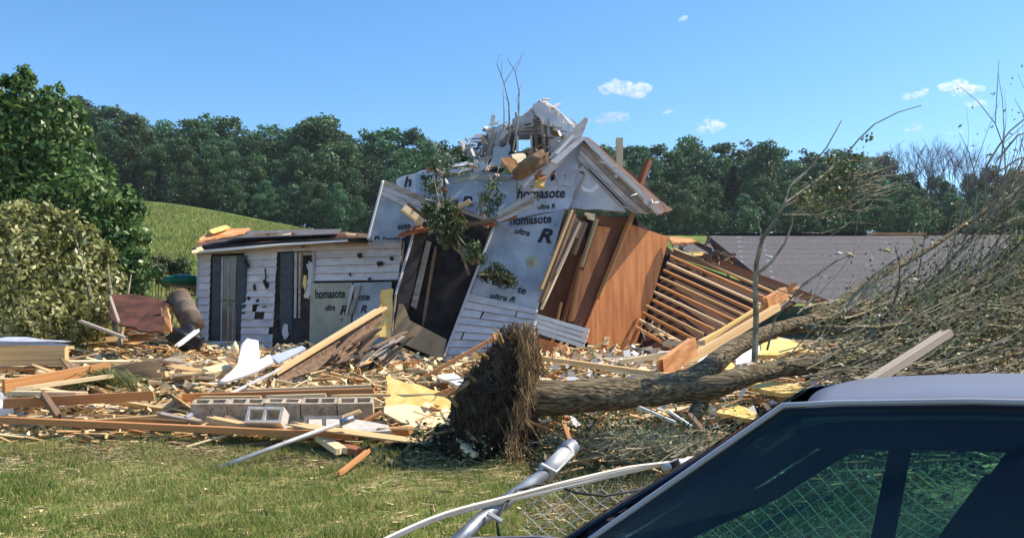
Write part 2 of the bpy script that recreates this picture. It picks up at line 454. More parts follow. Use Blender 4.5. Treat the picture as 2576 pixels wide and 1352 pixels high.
# woodland crown variants (about 9 m tall, origin at the foot)
def crown_broad(seed):
    rs = np.random.default_rng(seed)
    lobes = []
    for k in range(70):
        t = rs.random(); z = 1.0 + 8.4*t
        w = 3.4*math.sin(math.pi*min(1, .2 + t*.78))**.7
        a = rs.random()*2*math.pi; rr = w*rs.random()**.5*.85
        lobes.append((math.cos(a)*rr, math.sin(a)*rr, z, rs.uniform(.35, 1.15)*(1.15-.45*t)))
    V, F = blob_leaves(lobes, 9500, .30, out=.75, rs=rs, shell=.55, zsq=.85)
    return npmesh('broad_crown', V, F, l_far)
def crown_conifer(seed):
    rs = np.random.default_rng(seed); Vs = []
    n = 6000; t = rs.random(n)**.8; a = rs.random(n)*2*math.pi
    tier = (t*16) % 1
    w = (1-t)*2.6*(.55+.45*(1-tier)) + .15
    r = w*rs.random(n)**.35
    C = np.stack([np.cos(a)*r, np.sin(a)*r, .8+t*9.8 - r*.25], 1)
    N = np.stack([np.cos(a)*.5, np.sin(a)*.5, np.ones(n)*.9], 1)+rs.normal(size=(n, 3))*.4
    V, F = leaf_arrays(C, N, .34*rs.uniform(.6, 1.3, n), .4, rs)
    return npmesh('conifer_crown', V, F, l_fard)
broad = [crown_broad(s) for s in range(10)]
conif = [crown_conifer(s) for s in (31, 32)]
def trunk_mesh(seed, h=6, r=.2):
    r_ = random.Random(seed); m = MB()
    m.tube([(0,0,-.6), (.1,0,1.5), (0,.1,3.5), (.1,0,h)], [r, r*.8, r*.6, r*.2], 6)
    for k in range(5):
        z = 1.5+k*.8; a = r_.random()*6.28
        m.tube([(0,0,z), (math.cos(a)*1.1, math.sin(a)*1.1, z+.9), (math.cos(a)*1.9, math.sin(a)*1.9, z+2)], [r*.4, r*.25, r*.08], 4)
    me = bpy.data.meshes.new('trunk'); me.from_pydata(m.v, [], m.f); me.materials.append(m_barkd); return me
trunks = [trunk_mesh(s) for s in (1, 2, 3)]

SKYL = [(-400,215),(0,240),(200,255),(240,250),(320,278),(450,297),(550,290),(680,303),(770,318),(810,303),(860,338),(950,337),(1000,327),(1080,332),(1110,352),(1200,365),
        (1400,370),(1570,362),(1650,352),(1760,362),(1900,362),(1925,352),(2030,372),(2100,368),(2200,372),(2250,400),(2290,430),(2400,440),(2500,430),(2600,405),(2800,400),(3100,390)]
def skyl(x): return float(np.interp(x, [a for a, b in SKYL], [b for a, b in SKYL]))
rt = random.Random(5)
SEG = [(-300,480,'left of the wing'),(480,920,'above the wing roof'),(920,1130,'between wing and gable'),(1130,1560,'behind the gable'),(1560,1790,'between gable and grey roof'),(1790,2200,'above the left half of the grey roof'),(2200,2800,'behind the fallen crown at the right')]
ORD = 'first second third fourth fifth sixth seventh eighth ninth tenth eleventh twelfth thirteenth fourteenth fifteenth'.split()
ROWN = ['front row', 'second row', 'third row', 'skyline row']
seg_n = {}
def wood_tree(px, d, toppx, conifer=False, group='trees of the woodland beyond the field', lab=None, row=0):
    b = P(px, 600, d); z0 = tz(b.x, d)
    top = ZP(toppx, d)
    h = max(4.0, top - z0)
    s = h/(10.4 if conifer else 9.7)
    if not lab:
        sg = next(k for k, q in enumerate(SEG) if px < q[1]); key = (row, sg, conifer); seg_n[key] = seg_n.get(key, 0)+1
        lab = '%s from left, %s of woodland %s, %s' % (ORD[seg_n[key]-1], ROWN[row], SEG[sg][2], 'conifer' if conifer else 'broadleaf')
    t = thing('woodland_tree', (b.x, d, z0), lab, 'tree', group)
    wide = rt.uniform(1.0, 1.45)*(1.5 if conifer else 1)
    M = Matrix.Translation((b.x, d, z0)) @ Matrix.Rotation(rt.random()*6.28, 4, 'Z') @ Matrix.Diagonal((s*wide, s*wide, s, 1))
    link('crown', rt.choice(conif if conifer else broad), t, M)
    link('trunk', rt.choice(trunks), t, M)
for row, (d0, step, low) in enumerate(((103, 64, .46), (109, 66, .72), (117, 70, .90), (128, 72, 1.0))):
    px = -150 + row*23
    while px < 2760:
        d = d0 + rt.uniform(-2.5, 2.5)
        base = 590 if px > 850 else 515 + (px-370)*.15
        sk = skyl(px)
        top = base + (sk - base)*low*(rt.uniform(.82, 1.10) if row < 3 else 1)
        if row == 3: top = sk + rt.uniform(-12, 16)
        con = row < 3 and ((190 < px < 420 and rt.random() < .5) or rt.random() < .03)
        wood_tree(px, d, top, con, row=row)
        px += step*rt.uniform(.7, 1.3)
wood_tree(810, 116, 300, lab='broadleaf tree whose round crown stands proud of the ridge left of the gable')
# dark understorey so that no light shows under the wood edge
lob = []
for k in range(420):
    px = rt.uniform(-330, 2950); d = rt.uniform(101.5, 116); b = P(px, 600, d)
    lob.append((b.x, d, tz(b.x, d)+rt.uniform(.2, 2.2), rt.uniform(.9, 1.8)))
V, F = blob_leaves(lob, 60000, .32, rs=np.random.default_rng(77))
o = link('undergrowth', npmesh('undergrowth', V, F, l_far)); tag(o, 'low leafy undergrowth along the foot of the woodland', kind='stuff')
# bare greyish trees over the woodland at the right
m_bare = MAT('bare_purple_twigs', (.10,.075,.085), (.20,.15,.15), 4, rough=.9, bump=0)
def bare_tree_mesh(seed):
    r_ = random.Random(seed); m = MB()
    def grow(p, dr, l, r, lev):
        q = p + dr*l; m.tube([p, p+dr*l*.5+Vector((r_.uniform(-.1,.1), r_.uniform(-.1,.1), 0)), q], [r, r*.85, r*.7], 4, False)
        if lev == 0: return
        for k in range(3 if lev > 1 else 4):
            nd = (dr + Vector((r_.uniform(-.75,.75), r_.uniform(-.75,.75), r_.uniform(-.1,.45)))).normalized()
            grow(q if k else p+dr*l*.7, nd, l*r_.uniform(.62,.85), r*.62, lev-1)
    grow(Vector((0,0,0)), Vector((0,0,1)), 4.2, .16, 5)
    me = bpy.data.meshes.new('branches'); me.from_pydata(m.v, [], m.f); me.materials.append(m_bare); return me
bare = [bare_tree_mesh(s) for s in (3, 4)]
BL = ['left end of the bare clump','second from left in the bare clump','third from left in the bare clump','fourth from left in the bare clump','middle of the bare clump','sixth from left in the bare clump','seventh from left in the bare clump','eighth from left in the bare clump','right end of the bare clump']
for kb, (px, tp) in enumerate(((2270,368),(2300,350),(2325,352),(2350,346),(2385,354),(2415,366),(2440,362),(2475,376),(2520,388))):
    d = 116 + kb % 3; b = P(px, 600, d); z0 = tz(b.x, d); h = ZP(tp, d) - z0
    t = thing('bare_tree', (b.x, d, z0), 'bare leafless tree over the right woodland, '+BL[kb], 'tree', 'bare trees over the woodland')
    link('branches', bare[px % 2], t, Matrix.Translation((b.x, d, z0)) @ Matrix.Rotation(px, 4, 'Z') @ Matrix.Diagonal((h/15.5*.9, h/15.5*.9, h/13.5, 1)))

# ------------------------------------------------------------------ clouds
def cloud_mat():
    m = bpy.data.materials.new('cloud_vapour'); m.use_nodes = True; nt = m.node_tree
    nt.nodes.remove(nt.nodes['Principled BSDF'])
    v = nt.nodes.new('ShaderNodeVolumePrincipled'); v.inputs['Color'].default_value = (1,1,1,1); v.inputs['Anisotropy'].default_value = .35
    tc = nt.nodes.new('ShaderNodeTexCoord'); no = nt.nodes.new('ShaderNodeTexNoise'); no.inputs['Scale'].default_value = .075; no.inputs['Detail'].default_value = 5
    nt.links.new(tc.outputs['Object'], no.inputs['Vector'])
    mr = nt.nodes.new('ShaderNodeMapRange'); mr.inputs[1].default_value = .40; mr.inputs[2].default_value = .70; mr.inputs[4].default_value = .10
    nt.links.new(no.outputs[0], mr.inputs[0]); nt.links.new(mr.outputs[0], v.inputs['Density'])
    nt.links.new(v.outputs[0], nt.nodes['Material Output'].inputs['Volume'])
    return m
m_cloud = cloud_mat()
def cloud(px, py, w, h, lab, seed, tilt=0):
    import bmesh
    r_ = random.Random(seed); D = 1500; c = P(px, py, D); k = D/2231
    bm = bmesh.new()
    n = max(6, int(w/7))
    for i in range(n):
        u = r_.uniform(-1, 1); e = math.sqrt(max(.05, 1-u*u))
        cx = u*w*.42*k; cz = r_.uniform(-.25, .5)*h*.5*e*k - u*tilt*k; cy = r_.uniform(-.6, .6)*h*k
        rr = h*.36*k*r_.uniform(.55, 1)*(.45+.55*e)
        g = bmesh.ops.create_icosphere(bm, subdivisions=3, radius=1)
        for v in g['verts']:
            s = 1+.14*math.sin(v.co.x*5+i)*math.sin(v.co.z*6+i*2)
            v.co = Vector((cx+v.co.x*rr*s*1.5, cy+v.co.y*rr*s, cz+v.co.z*rr*s*.8))
    me = bpy.data.meshes.new('cloud'); bm.to_mesh(me); bm.free(); me.materials.append(m_cloud)
    me.polygons.foreach_set('use_smooth', [True]*len(me.polygons))
    o = link('cloud', me, None, Matrix.Translation(c)); tag(o, lab, 'cloud', 'small clouds')
    o.visible_shadow = True
cloud(1576, 225, 134, 62, 'largest small white cloud, high to the upper right of the gable peak', 1, 8)
cloud(1527, 299, 120, 38, 'flat white cloud just right of the gable peak', 2, -3)
cloud(1787, 319, 84, 44, 'round white cloud low over the woodland right of the tan post', 3)
cloud(1688, 281, 32, 20, 'tiny cloud wisp between three larger white clouds', 4)
cloud(2306, 239, 76, 26, 'thin white wisp at the left end of the right cloud bank', 5, -5)
cloud(2416, 224, 104, 50, 'puffy white cloud, tallest of the right cloud bank', 6, 6)
cloud(2456, 262, 84, 28, 'low ragged cloud beneath the tallest right puff', 7, 3)
cloud(2306, 323, 52, 28, 'small faint cloud over the bare branch tips at the right', 8)
cloud(2412, 334, 74, 14, 'flattest thin cloud streak low at the right', 9)
cloud(1716, 49, 34, 20, 'faint lone wisp near the top of the sky', 10)

# ------------------------------------------------------------------ left trees
def lobes_px(L):
    out = []
    for (x, y, d, r) in L:
        p = P(x, y, d); out.append((p.x, p.y, p.z, r*d/2231))
    return out
rs = np.random.default_rng(21)
Lt = [(55,215,22,34),(20,260,22,50),(70,265,22,55),(140,250,22,34),(150,300,22,60),(60,340,22,90),(180,330,22,40),(150,400,22,80),(30,430,22,110),
      (-90,300,22,130),(-100,480,22,150),(210,450,21.5,60),(240,500,21,70),(120,520,21.5,90),(300,520,21.5,60),(330,590,21.5,48),(270,600,21,70),
      (200,620,21,80),(310,670,21,60),(345,720,21,36),(250,720,21,70),(60,600,22,110),(350,650,21,26),(100,700,22,90),(330,780,21,50),(220,800,21,60),(-80,640,22,120)]
t = thing('leafy_tree', P(60,848,22), 'big sunlit leafy tree at the left edge, crown tapering down towards the wrecked wing', 'tree')
V, F = blob_leaves(lobes_px(Lt), 27000, .16, out=.7, rs=rs, shell=.05)
V2, F2 = blob_leaves(lobes_px([(60,178,22,15),(78,196,22,16),(48,205,22,18),(150,222,22,13),(185,262,22,15),(208,296,22,16),(222,330,22,15),(118,232,22,15),(228,372,22,16),(282,438,21.5,16),(345,520,21.5,18),(372,600,21.5,15),(382,690,21,15),(258,410,21.8,16),(15,205,22,18),(365,760,21,18),(325,480,21.5,15)]), 1500, .15, .3, rs, .0)
V, F = cat((V, F), (V2, F2))
link('crown', npmesh('crown', V, F, l_near), t)
mm = MB(); mm.tube([P(60,850,22), P(80,700,22), P(70,500,22), P(60,300,22)], [.22,.18,.12,.04], 8)
for q in ((180,380),(250,560),(-60,380),(140,300),(320,650),(55,190)):
    mm.tube([P(75,640,22), P((75+q[0])/2, (640+q[1])/2+20, 21.8), P(q[0], q[1], 21.8)], [.09,.06,.015], 5)
mm.build('trunk', m_barkd, t)
# sprigs at the top
Lp = [(100,640,17,115),(215,660,17,72),(40,570,17,60),(40,730,16.6,110),(170,600,17,45),(200,730,16.6,90),(120,790,16,80),(-70,680,17,120),(255,700,17,45),(0,650,17,100),(40,830,16,60),(130,560,17,34),(230,790,16,50)]
t = thing('fallen_leafy_tree', P(80,900,17), 'pale olive leafy crown of a toppled tree heaped before the big green tree', 'tree')
V, F = blob_leaves(lobes_px(Lp), 19000, .125, out=.6, rs=rs, shell=.1, aspect=.42)
V2, F2 = blob_leaves(lobes_px([(60,530,17,26),(120,528,17,20),(170,548,17,22),(225,590,17,24),(265,640,17,26),(290,700,17,24),(280,760,16.6,26),(235,830,16.4,34),(190,850,16,30),(20,535,17,24),(150,860,16,26)]), 2600, .12, .4, rs, .0)
V, F = cat((V, F), (V2, F2))
link('crown', npmesh('crown', V, F, l_pale), t)
mm = MB()
for q in ((180,560,250,820),(60,620,150,860),(20,520,60,850),(270,650,290,840),(330,690,300,870)):
    mm.tube([P(q[2], q[3], 16), P((q[0]+q[2])/2, (q[1]+q[3])/2, 16.4), P(q[0], q[1], 17)], [.05,.035,.01], 5)
mm.build('branches', m_twig, t)
# low bushes at the field edge
for i, (x, y, d, r, lab) in enumerate(((430,660,24,34,'low green bush at the field edge beside the left wing'),(395,690,23,26,'small leafy sprig bush between big tree and field'),(470,700,24,30,'leafy shrub just left of the wing corner'))):
    L = lobes_px([(x+random.uniform(-1,1)*r, y+random.uniform(-.5,.8)*r, d, r*.6) for k in range(7)])
    t = thing('bush', (P(x,y,d).x, d, tz(P(x,y,d).x,d)), lab, 'bush')
    V, F = blob_leaves(L, 1500, .10, rs=rs, shell=.3); link('foliage', npmesh('foliage', V, F, l_bush), t)
    mm = MB()
    for k in range(4): mm.tube([(P(x,y,d).x, d, tz(P(x,y,d).x,d)), P(x+(k-1.5)*r*.4, y, d)], [.02,.008], 4)
    mm.build('stem', m_twig, t)

# ------------------------------------------------------------------ siding, lettering, windows
def bil(A, B, C, D, u, v): return (A.lerp(B, u)).lerp(D.lerp(C, u), v)
def siding(parent, A, B, C, D, n, mat, gaps=None, th=.014, kick=.042, name='siding_board'):
    """n lapped boards over the quad A(top left) B C D; gaps {row: [(u0,u1)]} leaves pieces out"""
    A, B, C, D = [p if isinstance(p, Vector) else P(*p) for p in (A, B, C, D)]
    N = pnormal([A, B, C, D]); gaps = gaps or {}
    for i in range(n):
        v0, v1 = i/n, (i+1)/n
        cuts = sorted(gaps.get(i, [])); segs = []; u = 0
        for a, b in cuts:
            if a > u+.005: segs.append((u, a))
            u = max(u, b)
        if u < .995: segs.append((u, 1))
        for a, b in segs:
            j = [random.uniform(-.003,.003) for _ in range(4)]
            q = [bil(A,B,C,D,a,v0), bil(A,B,C,D,b,v0), bil(A,B,C,D,b,v1), bil(A,B,C,D,a,v1)]
            if (a > 0 or b < 1) and random.random() < .7:           # broken ends
                e = random.uniform(-.02,.02); q[1] = q[1].lerp(q[0], e); q[3] = q[3].lerp(q[2], e)
            m = MB()
            top, bot = N*.004, N*kick
            m.hexa([q[0], q[1], q[2]+bot-N*th, q[3]+bot-N*th, q[0]+top+N*.002, q[1]+top+N*.002, q[2]+bot, q[3]+bot])
            m.build(name, mat, parent)

def lettering(parent, txt, x0, y0, x1, y1, hpx, pl, shear=0.0, bold=.03, name='lettering', push=.012):
    """flat print on the plane pl (three points) from (x0,y0) to (x1,y1), cap height hpx"""
    A, B, C = [p if isinstance(p, Vector) else P(*p) for p in pl]
    N = (B-A).cross(C-A).normalized()
    o = Vector((0,0,CAM_H))
    if N.dot(A-o) > 0: N = -N
    def hit(x, y):
        r = P(x, y, 1) - o; return o + r*((A-o).dot(N)/r.dot(N))
    a, b = hit(x0, y0), hit(x1, y1)
    X = (b-a).normalized(); Y = N.cross(X).normalized()
    if Y.z < 0: Y = -Y
    Z = X.cross(Y)
    if Z.dot(N) < 0: Z = N
    hgt = (hit(x0, y0-hpx)-hit(x0, y0)).length
    cu = bpy.data.curves.new('lettering', 'FONT'); cu.body = txt; cu.size = hgt/.69; cu.offset = bold*cu.size*.8; cu.extrude = .0008; cu.shear = shear
    cu.resolution_u = 3; cu.materials.append(m_ink)
    tmp = bpy.data.objects.new(name, cu)
    me = bpy.data.meshes.new_from_object(tmp); bpy.data.objects.remove(tmp)
    if not me.materials: me.materials.append(m_ink)
    ob = bpy.data.objects.new(name, me)
    w = max(.01, len(txt)*cu.size*.53)
    sx = (b-a).length/w
    M = Matrix((X, Y, Z)).transposed().to_4x4(); M = Matrix.Translation(a+N*push) @ M @ Matrix.Diagonal((sx, 1, 1, 1))
    COL.objects.link(ob); ob.matrix_basis = M
    return adopt(ob, parent)

def bar(name, mat, p, q, w, h, parent=None, roll=0.0, mesh=None, updir=None):
    """straight timber from p to q"""
    p = p if isinstance(p, Vector) else P(*p); q = q if isinstance(q, Vector) else P(*q)
    X = (q-p); l = X.length; X.normalize()
    U = updir or Vector((0,0,1))
    if abs(X.dot(U)) > .97: U = Vector((0,1,0))
    Y = U.cross(X).normalized(); Z = X.cross(Y)
    Rm = Matrix((X, Y, Z)).transposed() @ Matrix.Rotation(roll, 3, 'X')
    M = Matrix.Translation((p+q)/2) @ Rm.to_4x4() @ Matrix.Diagonal((l, w, h, 1))
    me = mesh or board_mesh(mat, random.randrange(4))
    return link(name, me, parent, M)

_bm = {}
def board_mesh(mat, v=0):
    """unit board along X; v 0 clean ends, 1-3 splintered ends; shared by all boards of a kind"""
    key = (mat.name, v)
    if key in _bm: return _bm[key]
    r_ = random.Random(v*7+1)
    vs, fs = [], []
    if v == 0:
        m = MB(); m.box((0,0,0), (.5,.5,.5)); vs, fs = m.v, m.f
    else:
        k = 3; N = 2*(k+1)
        # section: k+1 points across on top and bottom, each running to its own length
        for side in (-1, 1):
            L = [side*(.5 - (r_.random()**2)*.12*v/2) for _ in range(k+1)]
            for z in (-.5, .5):
                for j in range(k+1):
                    vs.append(Vector((L[j]-side*.01*(z+.5), -.5+j/k, z)))
        a, b = 0, N
        for j in range(k):
            fs.append((a+j, a+j+1, b+j+1, b+j)); fs.append((a+k+1+j, b+k+1+j, b+k+2+j, a+k+2+j))
            fs.append((a+j, a+k+1+j, a+k+2+j, a+j+1)); fs.append((b+j, b+j+1, b+k+2+j, b+k+1+j))
        fs.append((a, b, b+k+1, a+k+1)); fs.append((a+k, a+2*k+1, b+2*k+1, b+k))
    me = bpy.data.meshes.new('board'); me.from_pydata(vs, [], fs); me.materials.append(mat); me.update()
    _bm[key] = me
    return me

# ------------------------------------------------------------------ left wing of the house
wing = thing('collapsed_house_wing', P(750,892,18), 'low white-sided house wing with slate shutters and flattened torn roof', 'house wing')
WA, WB, WC, WD = P(505,622,18.2), P(1012,604,17.4), P(985,905,17.2), P(497,893,18)
slab('backing_wall', m_darkwall, [WA, WB, WC, WD], .12, wing, push=-.03)
def wu(x): return (x-505)/507
rows = 15
gp = {}
for i in range(rows):
    y = 620 + (i+.5)*19; g = []
    if 640 < y < 872: g.append((wu(534), wu(621)))
    if 632 < y < 880: g.append((wu(705), wu(791)))
    if y > 712: g.append((wu(775), 1.0))
    gp[i] = g
for i, a, b in ((8,648,660),(9,655,680),(11,694,705)):
    gp.setdefault(i, []).append((wu(a), wu(b)))
siding(wing, WA, WB, WC, WD, rows, m_siding, gp)
def wp(x, y, f=0.0):
    u = (x-505)/507; d = 18.1 + (17.3-18.1)*u; return P(x, y, d-f)
WTEARS = True
def wrect(name, mat, x0, y0, x1, y1, f, th, parent):
    return slab(name, mat, [wp(x0,y0,f), wp(x1,y0-(x1-x0)*.02,f), wp(x1-3,y1+2,f), wp(x0-3,y1,f)], th, parent)
def shutter(x0, x1, y0, y1, lab=None):
    s = wrect('shutter', m_shutter, x0, y0, x1, y1, .05, .03, wing)
    n = 14
    for k in range(n):
        a = y0+6+(y1-y0-12)*k/n; b = a+(y1-y0-12)/n*.7
        wrect('louvre', m_shutter, x0+3, a, x1-3, b, .062, .012, s)
    return s
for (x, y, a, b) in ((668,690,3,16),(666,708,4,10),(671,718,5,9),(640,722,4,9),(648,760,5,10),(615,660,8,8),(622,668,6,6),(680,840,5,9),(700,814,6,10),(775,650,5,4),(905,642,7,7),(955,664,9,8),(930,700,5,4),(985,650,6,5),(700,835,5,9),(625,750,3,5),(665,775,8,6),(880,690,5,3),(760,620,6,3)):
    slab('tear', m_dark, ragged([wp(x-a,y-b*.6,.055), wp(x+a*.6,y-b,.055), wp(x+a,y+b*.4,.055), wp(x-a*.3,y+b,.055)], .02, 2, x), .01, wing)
shutter(535, 557, 644, 862); shutter(597, 620, 642, 866)
shutter(706, 737, 636, 872)
wn1 = wrect('window', m_greyw, 557, 644, 597, 864, -.005, .05, wing)
wrect('pane', m_glassdark, 560, 648, 595, 752, .062, .01, wn1); wrect('pane', m_glassdark, 560, 758, 595, 860, .062, .01, wn1)
wrect('mullion', m_greyw, 574, 650, 578, 858, .075, .01, wn1); wrect('mullion', m_siding_old, 557, 646, 561, 860, .075, .01, wn1); wrect('mullion', m_greyw, 586, 760, 590, 858, .075, .01, wn1)
wn2 = wrect('window', m_greyw, 737, 634, 791, 882, -.03, .04, wing)
wrect('pane', m_dark, 762, 642, 786, 878, -.02, .01, wn2)
wrect('frame', m_siding_old, 741, 634, 747, 880, .03, .02, wn2); wrect('frame', m_greyw, 752, 634, 757, 880, .03, .02, wn2); wrect('frame', m_siding_old, 786, 634, 791, 886, .03, .02, wn2)
slab('torn_foil', m_insul_b, ragged([wp(770,665,.03), wp(784,655,.03), wp(783,745,.03), wp(772,750,.03)], .05, 5, 3), .01, wing)
slab('torn_foil', m_foam, ragged([wp(765,690,.02), wp(771,690,.02), wp(770,750,.02), wp(764,745,.02)], .03, 4, 5), .01, wing)
slab('torn_siding', m_siding_old, ragged([wp(777,810,.03), wp(789,800,.03), wp(789,880,.03), wp(780,882,.03)], .03, 4, 6), .01, wing)
slab('torn_siding', m_siding, ragged([wp(712,820,.09), wp(724,815,.09), wp(722,850,.09), wp(714,855,.09)], .04, 4, 7), .01, wing)
ib = slab('insulation_board', m_insul_t, [wp(781,712,+.10), wp(886,710,+.10), wp(880,905,+.10), wp(777,902,+.10)], .03, wing)
pl = [wp(781,712,+.10), wp(886,710,+.10), wp(880,905,+.10)]
lettering(ib, 'homasote', 793, 750, 874, 748, 22, pl)
lettering(ib, 'ultra', 818, 780, 853, 779, 14, pl, .3)
lettering(ib, 'R', 854, 790, 870, 790, 22, pl, .3, .04)
ib = slab('insulation_board', m_insul, [wp(890,711,.09), wp(985,708,.09), wp(978,905,.09), wp(884,905,.09)], .03, wing)
pl = [wp(890,711,.09), wp(985,708,.09), wp(978,905,.09)]
lettering(ib, 'ote', 903, 755, 935, 754, 18, pl); lettering(ib, 'R', 906, 785, 920, 785, 18, pl, .3, .04)
slab('torn_paper', m_greyw, [wp(900,715,.14), wp(908,716,.14), wp(884,795,.16), wp(876,790,.16)], .01, wing)
slab('torn_paper', m_insul_b, [wp(884,716,.14), wp(892,716,.14), wp(872,792,.16), wp(868,788,.16)], .01, wing)
# bottom boards pushed out
for i, (y, c) in enumerate(((872,m_blueshade),(884,m_blueshade),(896,m_siding))):
    slab('loose_siding_board', c, [P(490-i*8,y,17.9-.15*i), P(768-i*20,y-2,17.5-.15*i), P(765-i*20,y+13,17.3-.15*i), P(482-i*8,y+14,17.7-.15*i)], .015, wing)
# flattened roof of the wing
slab('roof_deck', m_tar, [P(478,632,17.9), P(520,604,20.4), P(870,584,20.2), P(935,592,19.4), P(925,608,17.1), P(700,611,17.7)], .05, wing, push=.02)
slab('fascia', m_dark, [P(498,622,17.85), P(700,606,17.55), P(880,596,17.2), P(935,598,17.0), P(935,608,17.0), P(880,605,17.2), P(700,614,17.55), P(498,630,17.85)], .05, wing)
slab('gutter_strip', m_white, [P(500,629,17.8), P(700,612,17.5), P(875,602,17.15), P(875,607,17.15), P(700,618,17.5), P(500,636,17.8)], .02, wing)
slab('roof_felt', m_roof, [P(545,608,18.0), P(610,588,20.3), P(860,583,20.2), P(850,596,17.9), P(700,602,18.2)], .02, wing, push=.07)
slab('torn_sheathing', m_torn, ragged([P(492,626,17.7), P(520,602,18.4), P(560,590,19.2), P(630,586,19.5), P(612,600,18.6), P(545,612,17.8)], .06, 4, 1), .03, wing, push=.12)
slab('torn_sheathing', m_pale, ragged([P(480,634,17.4), P(508,622,17.7), P(512,632,17.5), P(484,640,17.3)], .03, 3, 2), .02, wing, push=.03)
slab('torn_sheathing', m_foam, ragged([P(525,604,18.3), P(568,589,19.2), P(580,593,19), P(536,610,18.1)], .04, 3, 4), .02, wing, push=.2)
for k in range(9):
    x = 640+k*32; bar('broken_batten', random.choice((m_brown, m_redw, m_tar, m_pale)), P(x, 590+random.uniform(-3,5), 18.4), P(x+random.uniform(18,44), 588+random.uniform(-4,6), 18.6), .06, .04, wing)
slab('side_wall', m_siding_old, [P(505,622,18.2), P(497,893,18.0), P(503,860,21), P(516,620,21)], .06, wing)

# ------------------------------------------------------------------ upper gable of the house
gab = thing('collapsed_gable', P(1380,900,17.4), 'torn house gable leaning over the wreck, printed insulation boards and dirty white siding', 'house gable')
CA = [P(1119,446,17.1), P(1202,431,17.0), P(1302,442,16.9), P(1395,372,17.1), P(1465,350,17.2), P(1461,438,16.95), P(1430,522,16.7), P(1248,562,16.5), P(1231,554,16.55), P(1123,504,16.9)]
plc = [P(1119,446,17.0), P(1465,380,17.0), P(1250,560,16.55)]
def onpl(x, y, pl, f=0.0):
    A, B, C = pl; N = (B-A).cross(C-A).normalized(); o = Vector((0,0,CAM_H))
    if N.dot(A-o) > 0: N = -N
    r = P(x, y, 1)-o; return o + r*((A-o).dot(N)/r.dot(N)) + N*f
fc = lambda pts, f=0.0, pl=plc: [onpl(x, y, pl, f) for x, y in pts]
gl = slab('insulation_board', m_insul, ragged(fc([(1119,446),(1202,431),(1300,440),(1296,548),(1248,562),(1231,554),(1123,504)]), .02, 4, 8), .05, gab)
gr = slab('insulation_board', m_insul_b, ragged(fc([(1304,442),(1350,405),(1402,360),(1465,352),(1461,438),(1430,524),(1300,549)]), .02, 4, 9), .05, gab)
lettering(gr, 'homasote', 1300, 499, 1428, 497, 24, plc, .15); lettering(gr, 'ultra R', 1352, 526, 1412, 524, 12, plc, .2)
lettering(gl, 'R', 1160, 521, 1186, 519, 25, plc, .2, .04); lettering(gl, 'ra', 1134, 511, 1158, 510, 10, plc, .2)
lettering(gl, 'ho', 1228, 521, 1262, 517, 26, plc, .1); lettering(gl, '/', 1205, 512, 1212, 512, 18, plc)
slab('torn_paper', m_insul_t, ragged(fc([(1140,452),(1200,440),(1290,446),(1285,456),(1200,452),(1142,462)], .02), .02, 3, 11), .01, gab)
slab('torn_paper', m_pink if False else m_insul_b, ragged(fc([(1395,440),(1455,400),(1458,430),(1440,470),(1405,470)], .02), .04, 3, 12), .01, gab)
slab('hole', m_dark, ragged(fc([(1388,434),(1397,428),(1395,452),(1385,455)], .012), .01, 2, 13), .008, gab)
for k in range(16):
    x, y = random.uniform(1130,1440), random.uniform(450,540)
    if y > 560-(x-1130)*.1: continue
    slab('scuff', random.choice((m_brown, m_insul_t, m_panel_g)), ragged(fc([(x,y),(x+random.uniform(3,14),y+random.uniform(-3,3)),(x+random.uniform(2,9),y+random.uniform(4,12))], .014), .02, 2, k), .006, gab)
slab('dark_backdrop', m_darkwall, [P(1010,560,19.2), P(1250,548,19.3), P(1600,545,19.4), P(1700,640,19.6), P(1680,890,19), P(1120,905,18.6), P(1000,850,18.8)], .1, gab)  # dark sheets added so the gaps show a shaded interior, not bright field
slab('dark_backdrop', m_darkwall, [P(1000,575,18.4), P(1120,500,18.4), P(1260,540,18.4), P(1260,640,18.2), P(1180,700,18.2), P(1040,640,18.3)], .08, gab)
# upper gable wall in shade with window opening
plg = [P(1225,321,17.9), P(1450,321,17.7), P(1300,430,17.3)]
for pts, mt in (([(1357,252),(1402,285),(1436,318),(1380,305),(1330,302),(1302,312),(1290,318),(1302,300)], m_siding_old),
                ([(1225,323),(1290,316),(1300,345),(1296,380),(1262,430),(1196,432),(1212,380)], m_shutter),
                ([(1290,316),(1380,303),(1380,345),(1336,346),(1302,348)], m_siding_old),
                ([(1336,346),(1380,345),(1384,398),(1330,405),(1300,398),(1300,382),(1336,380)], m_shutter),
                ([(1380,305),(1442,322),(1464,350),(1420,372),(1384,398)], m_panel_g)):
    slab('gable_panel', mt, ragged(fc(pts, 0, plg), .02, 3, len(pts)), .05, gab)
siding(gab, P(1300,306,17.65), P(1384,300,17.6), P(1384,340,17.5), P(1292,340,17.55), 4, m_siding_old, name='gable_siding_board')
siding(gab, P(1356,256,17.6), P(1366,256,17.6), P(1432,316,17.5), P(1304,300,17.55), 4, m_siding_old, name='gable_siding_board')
bar('window_jamb', m_white, P(1302,342,17.3), P(1302,384,17.25), .04, .04, gab); bar('window_jamb', m_white, P(1336,340,17.3), P(1337,384,17.25), .04, .04, gab)
bar('window_head', m_greyw, P(1262,330,17.2), P(1345,326,17.2), .05, .04, gab)
bar('window_jamb', m_siding_old, P(1379,298,17.1), P(1384,392,17.0), .05, .05, gab)
# ghost slats left
siding(gab, P(1185,338,17.9), P(1222,336,17.8), P(1205,396,17.7), P(1160,396,17.8), 7, m_siding_old, name='torn_siding_board', gaps={0:[(0,.3)],2:[(0,.2)],3:[(.6,.75)],5:[(.1,.3)]})
